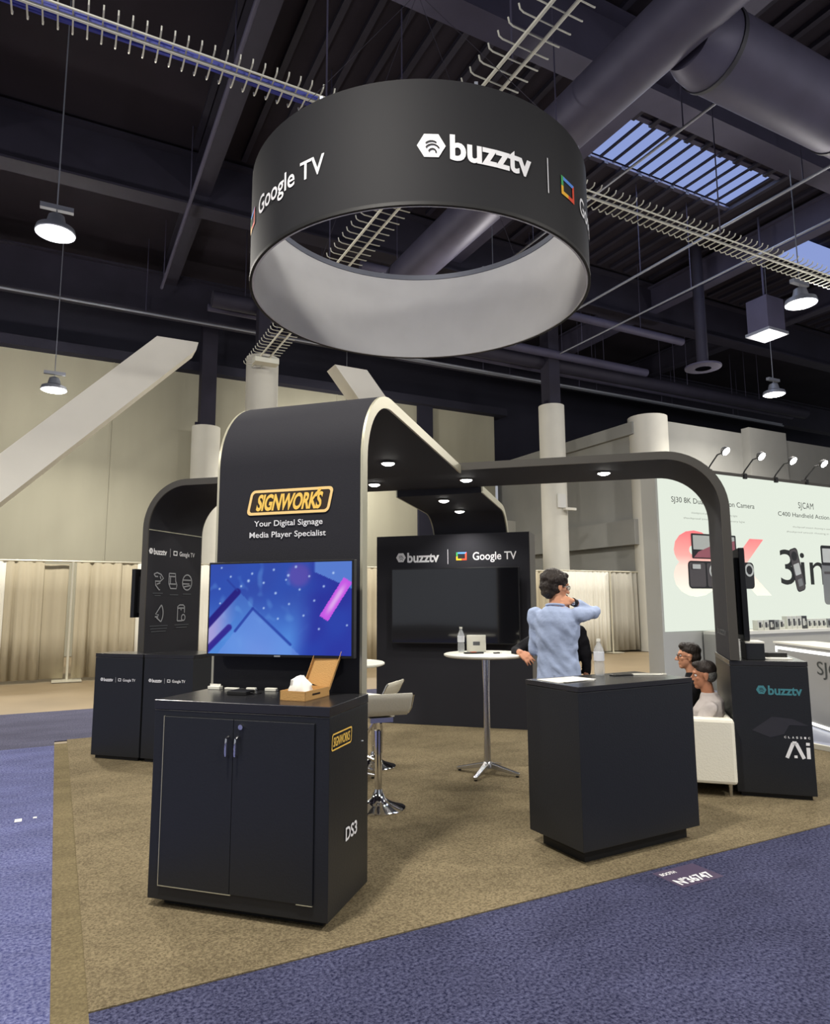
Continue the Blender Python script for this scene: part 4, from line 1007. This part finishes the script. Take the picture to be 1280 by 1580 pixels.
def hand(mb, wrist, d, n, thumb, curl=.5):
    """wrist point, d finger direction, n back-of-hand normal, thumb +1/-1 side, curl radians per knuckle"""
    M = rot_to(d, n); wv = Vector(wrist); P = lambda x, y, z: wv + M @ Vector((x, y, z))
    mb.ball(P(0, .045, 0), (.040, .052, .015), M); mb.cap(P(-.025, .02, 0), .014, P(-.030, .08, 0), .012); mb.cap(P(.025, .02, 0), .014, P(.030, .08, 0), .012); mb.cap(P(0, .02, 0), .016, P(0, .085, 0), .013)
    for x, L in ((-.031, .060), (-.011, .074), (.011, .078), (.031, .068)):
        x *= -thumb if False else 1
        ln = (L if thumb > 0 else {.060: .068, .074: .078, .078: .074, .068: .060}[L])
        a = 0; p = P(x, .085, 0); y, z = .085, 0
        for seg, r0, r1 in ((.46, .0088, .0082), (.30, .0082, .0076), (.24, .0076, .0068)):
            a += curl; y2 = y + ln*seg*math.cos(a); z2 = z - ln*seg*math.sin(a); x2 = x*1.06
            mb.cap(P(x, y, z), r0, P(x2, y2, z2), r1, 10); x, y, z = x2, y2, z2
    s = thumb
    mb.cap(P(s*.024, .018, -.006), .014, P(s*.050, .050, -.014), .0105, 10); mb.cap(P(s*.050, .050, -.014), .0105, P(s*.056, .082, -.024), .0085, 10)
def head(mb, c, M, s=1.0):
    """c head centre, M: x right, y forward, z up"""
    P = lambda x, y, z: Vector(c) + M @ (Vector((x, y, z))*s)
    R = lambda *r: tuple(a*s for a in r)
    mb.ball(P(0, -.012, .030), R(.076, .094, .088), M); mb.ball(P(0, .022, -.040), R(.058, .066, .078), M); mb.ball(P(0, .062, -.092), R(.028, .026, .022), M)
    mb.ball(P(0, .076, .030), R(.055, .016, .016), M)           # brow
    mb.cap(P(0, .086, .012), .009*s, P(0, .112, -.028), .013*s, 10); mb.ball(P(-.012, .100, -.032), R(.009, .010, .008), M); mb.ball(P(.012, .100, -.032), R(.009, .010, .008), M)
    mb.ball(P(0, .082, -.060), R(.024, .012, .006), M); mb.ball(P(0, .081, -.070), R(.021, .012, .007), M)
    for sx in (-1, 1):
        mb.ball(P(sx*.036, .058, -.022), R(.022, .018, .018), M)
        mb.ball(P(sx*.078, -.008, -.006), R(.008, .020, .032), M); mb.ball(P(sx*.080, -.006, -.030), R(.007, .011, .012), M)
def eyes(parent, c, M, s=1.0):
    P = lambda x, y, z: Vector(c) + M @ (Vector((x, y, z))*s)
    for sx in (-1, 1):
        e = MB().ball(P(sx*.030, .070, .008), .0125*s, None, 14, 8).build('eye', mat('eye_white', rgb(232, 230, 226), .3), parent, True)
        MB().ball(P(sx*.030, .0800, .008), .0058*s, None, 10, 6).build('iris', mat('dark_iris', rgb(40, 26, 18), .2), e, True)
def glasses(parent, c, M, s=1.0):
    P = lambda x, y, z: Vector(c) + M @ (Vector((x, y, z))*s)
    mb = MB()
    for sx in (-1, 1):
        pts = [P(sx*.034+.024*math.cos(a*PI/8), .097, .004+.018*math.sin(a*PI/8)) for a in range(17)]; mb.tube(pts, .0024*s, 6, False)
        mb.tube([P(sx*.058, .097, .010), P(sx*.078, .08, .010), P(sx*.084, .0, .004), P(sx*.083, -.02, -.006)], .0024*s, 6)
    mb.tube([P(-.010, .098, .008), P(.010, .098, .008)], .0024*s, 6)
    g = mb.build('glasses', mat('black_spectacle_frame', rgb(24, 22, 22), .35), parent, True)
    ml = MB()
    for sx in (-1, 1): ml.lathe([(0, -.0008), (.022*s, -.0008), (.022*s, .0008), (0, .0008)], 16)
    vs = ml.v; h_ = len(vs)//2; ml.v = [P((v.x/s)+(-.034 if i < h_ else .034), .097+v.z/s, .004+v.y*.8/s) for i, v in enumerate(vs)]
    ml.build('lenses', glass_lens, g)
def rotM(rz, rx=0, ry=0): return (Matrix.Rotation(rz, 3, 'Z') @ Matrix.Rotation(rx, 3, 'X') @ Matrix.Rotation(ry, 3, 'Y'))

# --- standing person in light blue shirt: local +Y = facing
def standing(name, label, loc, rz, h, sk, shirt, trs, hairm, arms, head_rz, head_rx, hair_len, v=.006, specs=True, wide=1.0):
    t = thing(name, label, 'person', loc, rz); k = h/1.78
    K = lambda x, y, z: (x*k, y*k, z*k)
    body = MB()
    tors = [(0, 0, .90, .145, .10), (0, 0, .98, .145, .105), (0, .005, 1.08, .130, .10), (0, .005, 1.20, .145, .11), (0, .0, 1.32, .165, .115), (0, -.005, 1.42, .160, .10), (0, -.01, 1.48, .09, .07)]
    body.loft([tuple(a*k for a in r) for r in tors]); body.cap(K(0, -.012, 1.44), .060*k, K(0, .012, 1.56), .054*k)
    HM = rotM(rad(head_rz), rad(head_rx)); hc = Vector(K(0, .03, 1.645)); hs = k*1.05
    head(body, hc, HM, hs)
    for s in (-1, 1):
        body.cap(K(s*.085, 0, .90), .082*k, K(s*.10, .015, .50), .056*k); body.cap(K(s*.10, .015, .50), .054*k, K(s*.11, -.01, .10), .038*k)
        body.cap(K(s*.11, -.02, .06), .036*k, K(s*.125, .12, .035), .028*k)
    A = arms(K)
    for (sh, el, wr, hd, hn, th, cu) in A:
        body.cap(sh, .046*k, el, .038*k); body.cap(el, .038*k, wr, .026*k); hand(body, wr, hd, hn, th, cu)
    blob(body, 'body', sk, t, v, 3)
    top = MB(); w_ = wide
    top.loft([tuple(a*k for a in r) for r in [(0, 0, .80, .190*w_, .150), (0, 0, .90, .185*w_, .145), (0, .0, 1.0, .172*w_, .138), (0, .0, 1.12, .165*w_, .130), (0, -.003, 1.25, .185*w_, .138), (0, -.008, 1.37, .198*w_, .132), (0, -.012, 1.44, .165, .108), (0, -.012, 1.475, .105, .085), (0, -.008, 1.495, .074, .070)]])
    for (sh, el, wr, hd, hn, th, cu) in A:
        sh, el, wr = Vector(sh), Vector(el), Vector(wr); d = (wr-el).normalized()
        top.cap(sh, .070*k, el, .054*k); top.cap(el, .054*k, wr - d*.095, .042*k)
    so = blob(top, 'shirt', shirt, t, .009, 3)
    # folds in the cloth
    for vtx in so.data.vertices:
        q = vtx.co; f = noise.noise(Vector((q.x*9, q.y*9, q.z*4.5)))*.013 + noise.noise(Vector((q.x*15+q.z*12, q.y*15-q.z*5, q.z*6)))*.012*(1.3-abs(q.z-1.15))
        vtx.co = q + vtx.normal*f
    col = MB(); cpts = [K(.074*math.cos(a), -.010+.070*math.sin(a), 1.490-.012*math.sin(a)) for a in [2*PI*i/24 for i in range(25)]]
    col.tube(cpts, .010*k, 8); col.build('collar', shirt, so, True)
    tr = MB(); tr.loft([tuple(a*k for a in r) for r in [(0, 0, .86, .160, .118), (0, 0, .93, .162, .120), (0, 0, 1.0, .155, .115)]])
    for s in (-1, 1): tr.cap(K(s*.085, 0, .88), .094*k, K(s*.10, .015, .50), .070*k); tr.cap(K(s*.10, .015, .50), .070*k, K(s*.11, -.005, .09), .056*k)
    blob(tr, 'trousers', trs, t, .012, 3)
    for s in (-1, 1):
        m_ = MB(); m_.ball(K(s*.112, -.02, .045), (.045, .055, .045)); m_.cap(K(s*.114, -.02, .034), .036, K(s*.128, .16, .030), .030); m_.box(s*.12-.045, s*.12+.045, -.09, .2, .0, .03)
        blob(m_, 'shoe', shoe_m, t, .008, 3)
    hr = MB(); P = lambda x, y, z: hc + HM @ (Vector((x, y, z))*k)
    e_ = .012 if hair_len else 0
    hr.ball(P(0, -.030, .048), ((.090+e_)*k, (.104+e_)*k, (.088+e_)*k), HM); hr.ball(P(0, -.056, .0), ((.083+e_)*k, (.076+e_)*k, (.085+e_)*k), HM); hr.ball(P(0, .040, .094), (.062*k, .050*k, .036*k), HM)
    if hair_len: hr.ball(P(0, -.066, -.050), (.080*k, .058*k, .062*k), HM); hr.ball(P(.05, -.09, .03), (.05*k, .04*k, .06*k), HM); hr.ball(P(-.05, -.085, .06), (.05*k, .045*k, .05*k), HM)
    for s in (-1, 1): hr.ball(P(s*.072, .022, .045), (.016*k, .030*k, .046*k), HM)
    ho = blob(hr, 'hair', hairm, t, .007, 2)
    for vtx in ho.data.vertices: vtx.co += vtx.normal*(noise.noise(vtx.co*22)*.012+noise.noise(vtx.co*60)*.004)
    eyes(t, hc, HM, k)
    br = MB()
    for s in (-1, 1): br.tube([P(s*.018, .090, .030), P(s*.034, .088, .035), P(s*.050, .076, .031)], .0035, 6)
    br.build('eyebrows', hairm, t, True)
    if specs: glasses(t, hc, HM, k)
    return t, A, k

def blue_arms(K):
    # right arm raised, elbow out to the right, hand on the back of the neck; left arm bent in front
    return [(K(.165, .0, 1.41), K(.250, .245, 1.43), K(.125, .025, 1.525), Vector((-.88, -.42, .04)), Vector((.30, -.85, .42)), 1, .30),
            (K(-.175, 0, 1.41), K(-.185, .02, 1.13), K(-.06, .235, 1.11), Vector((.8, .6, 0)), Vector((-.2, .1, 1)), 1, .5)]
t, A, k = standing('person', 'person in light blue shirt and glasses seen from behind, hand on neck', (1.165, 5.72, .006), rad(-28), 1.80, skin, shirt_blue, trouser, hair_m, blue_arms, -44, -10, True)
# wrist watch on the raised arm
wr, el = Vector(A[0][2]), Vector(A[0][1]); d = (el-wr).normalized()
MB().tube([wr+d*.010, wr+d*.05], .034, 20).build('wristband', mat('black_strap', rgb(20, 20, 24), .5), t, True)
MB().ball(wr+d*.034+Vector((.0, -.036, -.004)), (.017, .007, .017)).build('watch_face', chrome_soft, t, True)

standing('person', 'person in black jacket mostly hidden behind the blue shirt, resting a hand by the table', (1.34, 6.36, .006), rad(172), 1.62, skin_tan, shirt_black, trouser, hair_m, lambda K: [(K(.185, 0, 1.38), K(.46, .06, 1.20), K(.41, .28, 1.20), Vector((-.55, .70, -.45)), Vector((.35, .5, .75)), -1, .35), (K(-.185, 0, 1.38), K(-.235, -.03, 1.12), K(-.22, .06, .90), Vector((0, .3, -.9)), Vector((-1, 0, 0)), 1, .3)], 10, 0, False, specs=False)

# --- seated people
def seated(label, loc, rz, sk, shirt, hairm, head_rz, head_rx, side_grey=None, specs=False, s=1.0, seat=.30, lean=-.06):
    t = thing('person', label, 'person', loc, rz); K = lambda x, y, z: (x*s, y*s, z*s)
    body = MB(); body.loft([tuple(a*s for a in r) for r in [(0, .02, seat+.0, .14, .11), (0, .0, seat+.12, .13, .095), (0, .015+lean*.4, seat+.28, .14, .095), (0, .03+lean*.7, seat+.42, .155, .095), (0, .04+lean, seat+.49, .12, .07), (0, .045+lean, seat+.53, .07, .055)]])
    body.cap(K(0, .045+lean, seat+.48), .06*s, K(0, .07+lean, seat+.62), .054*s)
    HM = rotM(rad(head_rz), rad(head_rx)); hc = Vector(K(0, .085+lean, seat+.70)); head(body, hc, HM, s)
    arms = []
    for q in (-1, 1):
        body.cap(K(q*.09, .02, seat+.06), .08*s, K(q*.12, .44, seat+.08), .058*s); body.cap(K(q*.12, .44, seat+.06), .056*s, K(q*.12, .50, .10), .038*s); body.cap(K(q*.12, .50, .05), .034*s, K(q*.13, .63, .035), .027*s)
        sh, el, wr = K(q*.18, .035+lean*.8, seat+.44), K(q*.24, .10, seat+.20), K(q*.12, .30, seat+.17)
        body.cap(sh, .045*s, el, .037*s); body.cap(el, .037*s, wr, .026*s); hand(body, wr, Vector((-q*.3, 1, -.1)), Vector((0, .1, 1)), -q, .35); arms.append((sh, el, wr))
    blob(body, 'body', sk, t, .006, 3)
    top = MB(); top.loft([tuple(a*s for a in r) for r in [(0, .02, seat+.0, .185, .145), (0, .0, seat+.12, .18, .14), (0, .01+lean*.4, seat+.28, .19, .138), (0, .025+lean*.7, seat+.41, .205, .13), (0, .035+lean, seat+.49, .165, .10), (0, .045+lean, seat+.53, .09, .08), (0, .047+lean, seat+.555, .070, .068)]])
    for sh, el, wr in arms: top.cap(sh, .066*s, el, .052*s); top.cap(el, .052*s, tuple(Vector(wr)*.8+Vector(el)*.2), .04*s)
    so = blob(top, 'shirt', shirt, t, .009, 3)
    for vtx in so.data.vertices: q = vtx.co; vtx.co = q + vtx.normal*(noise.noise(q*9)*.009)
    tr = MB()
    for q in (-1, 1): tr.cap(K(q*.09, .0, seat+.07), .10*s, K(q*.12, .44, seat+.08), .072*s); tr.cap(K(q*.12, .44, seat+.07), .070*s, K(q*.12, .50, .12), .054*s)
    blob(tr, 'trousers', trouser, t, .012, 3)
    for q in (-1, 1):
        m_ = MB(); m_.cap(K(q*.12, .47, .045), .042, K(q*.13, .66, .036), .034); blob(m_, 'shoe', shoe_m, t, .008, 2)
    P = lambda x, y, z: hc + HM @ (Vector((x, y, z))*s)
    hr = MB(); hr.ball(P(0, -.022, .056), (.084*s, .096*s, .078*s), HM); hr.ball(P(0, .040, .096), (.060*s, .048*s, .034*s), HM)
    if not side_grey: hr.ball(P(0, -.05, .0), (.080*s, .066*s, .07*s), HM)
    ho = blob(hr, 'hair', hairm, t, .007, 2)
    for vtx in ho.data.vertices: vtx.co += vtx.normal*noise.noise(vtx.co*26)*.006
    if side_grey:
        h2 = MB(); h2.ball(P(0, -.05, .0), (.081*s, .064*s, .066*s), HM); h = blob(h2, 'side_hair', side_grey, ho, .007, 2); h['label'] = 'short greying hair at the sides and back'
    eyes(t, hc, HM, s)
    if specs: glasses(t, hc, HM, s)
    return t
L1 = B(2.50, -.24)
seated('seated person with greying hair in light grey shirt in profile on the white sofa', (L1.x, L1.y, .0), BR+PI/2, skin_tan, shirt_grey, hair_m, 4, -4, hair_g, s=.95, seat=.265, lean=-.13)
L2 = B(2.45, .40)
seated('seated person with dark hair and glasses facing left further along the sofa', (L2.x, L2.y, .0), BR+PI/2, skin, shirt_black, hair_m, 0, 0, None, True, s=1.0, seat=.325, lean=-.11)
bpy.context.view_layer.update()
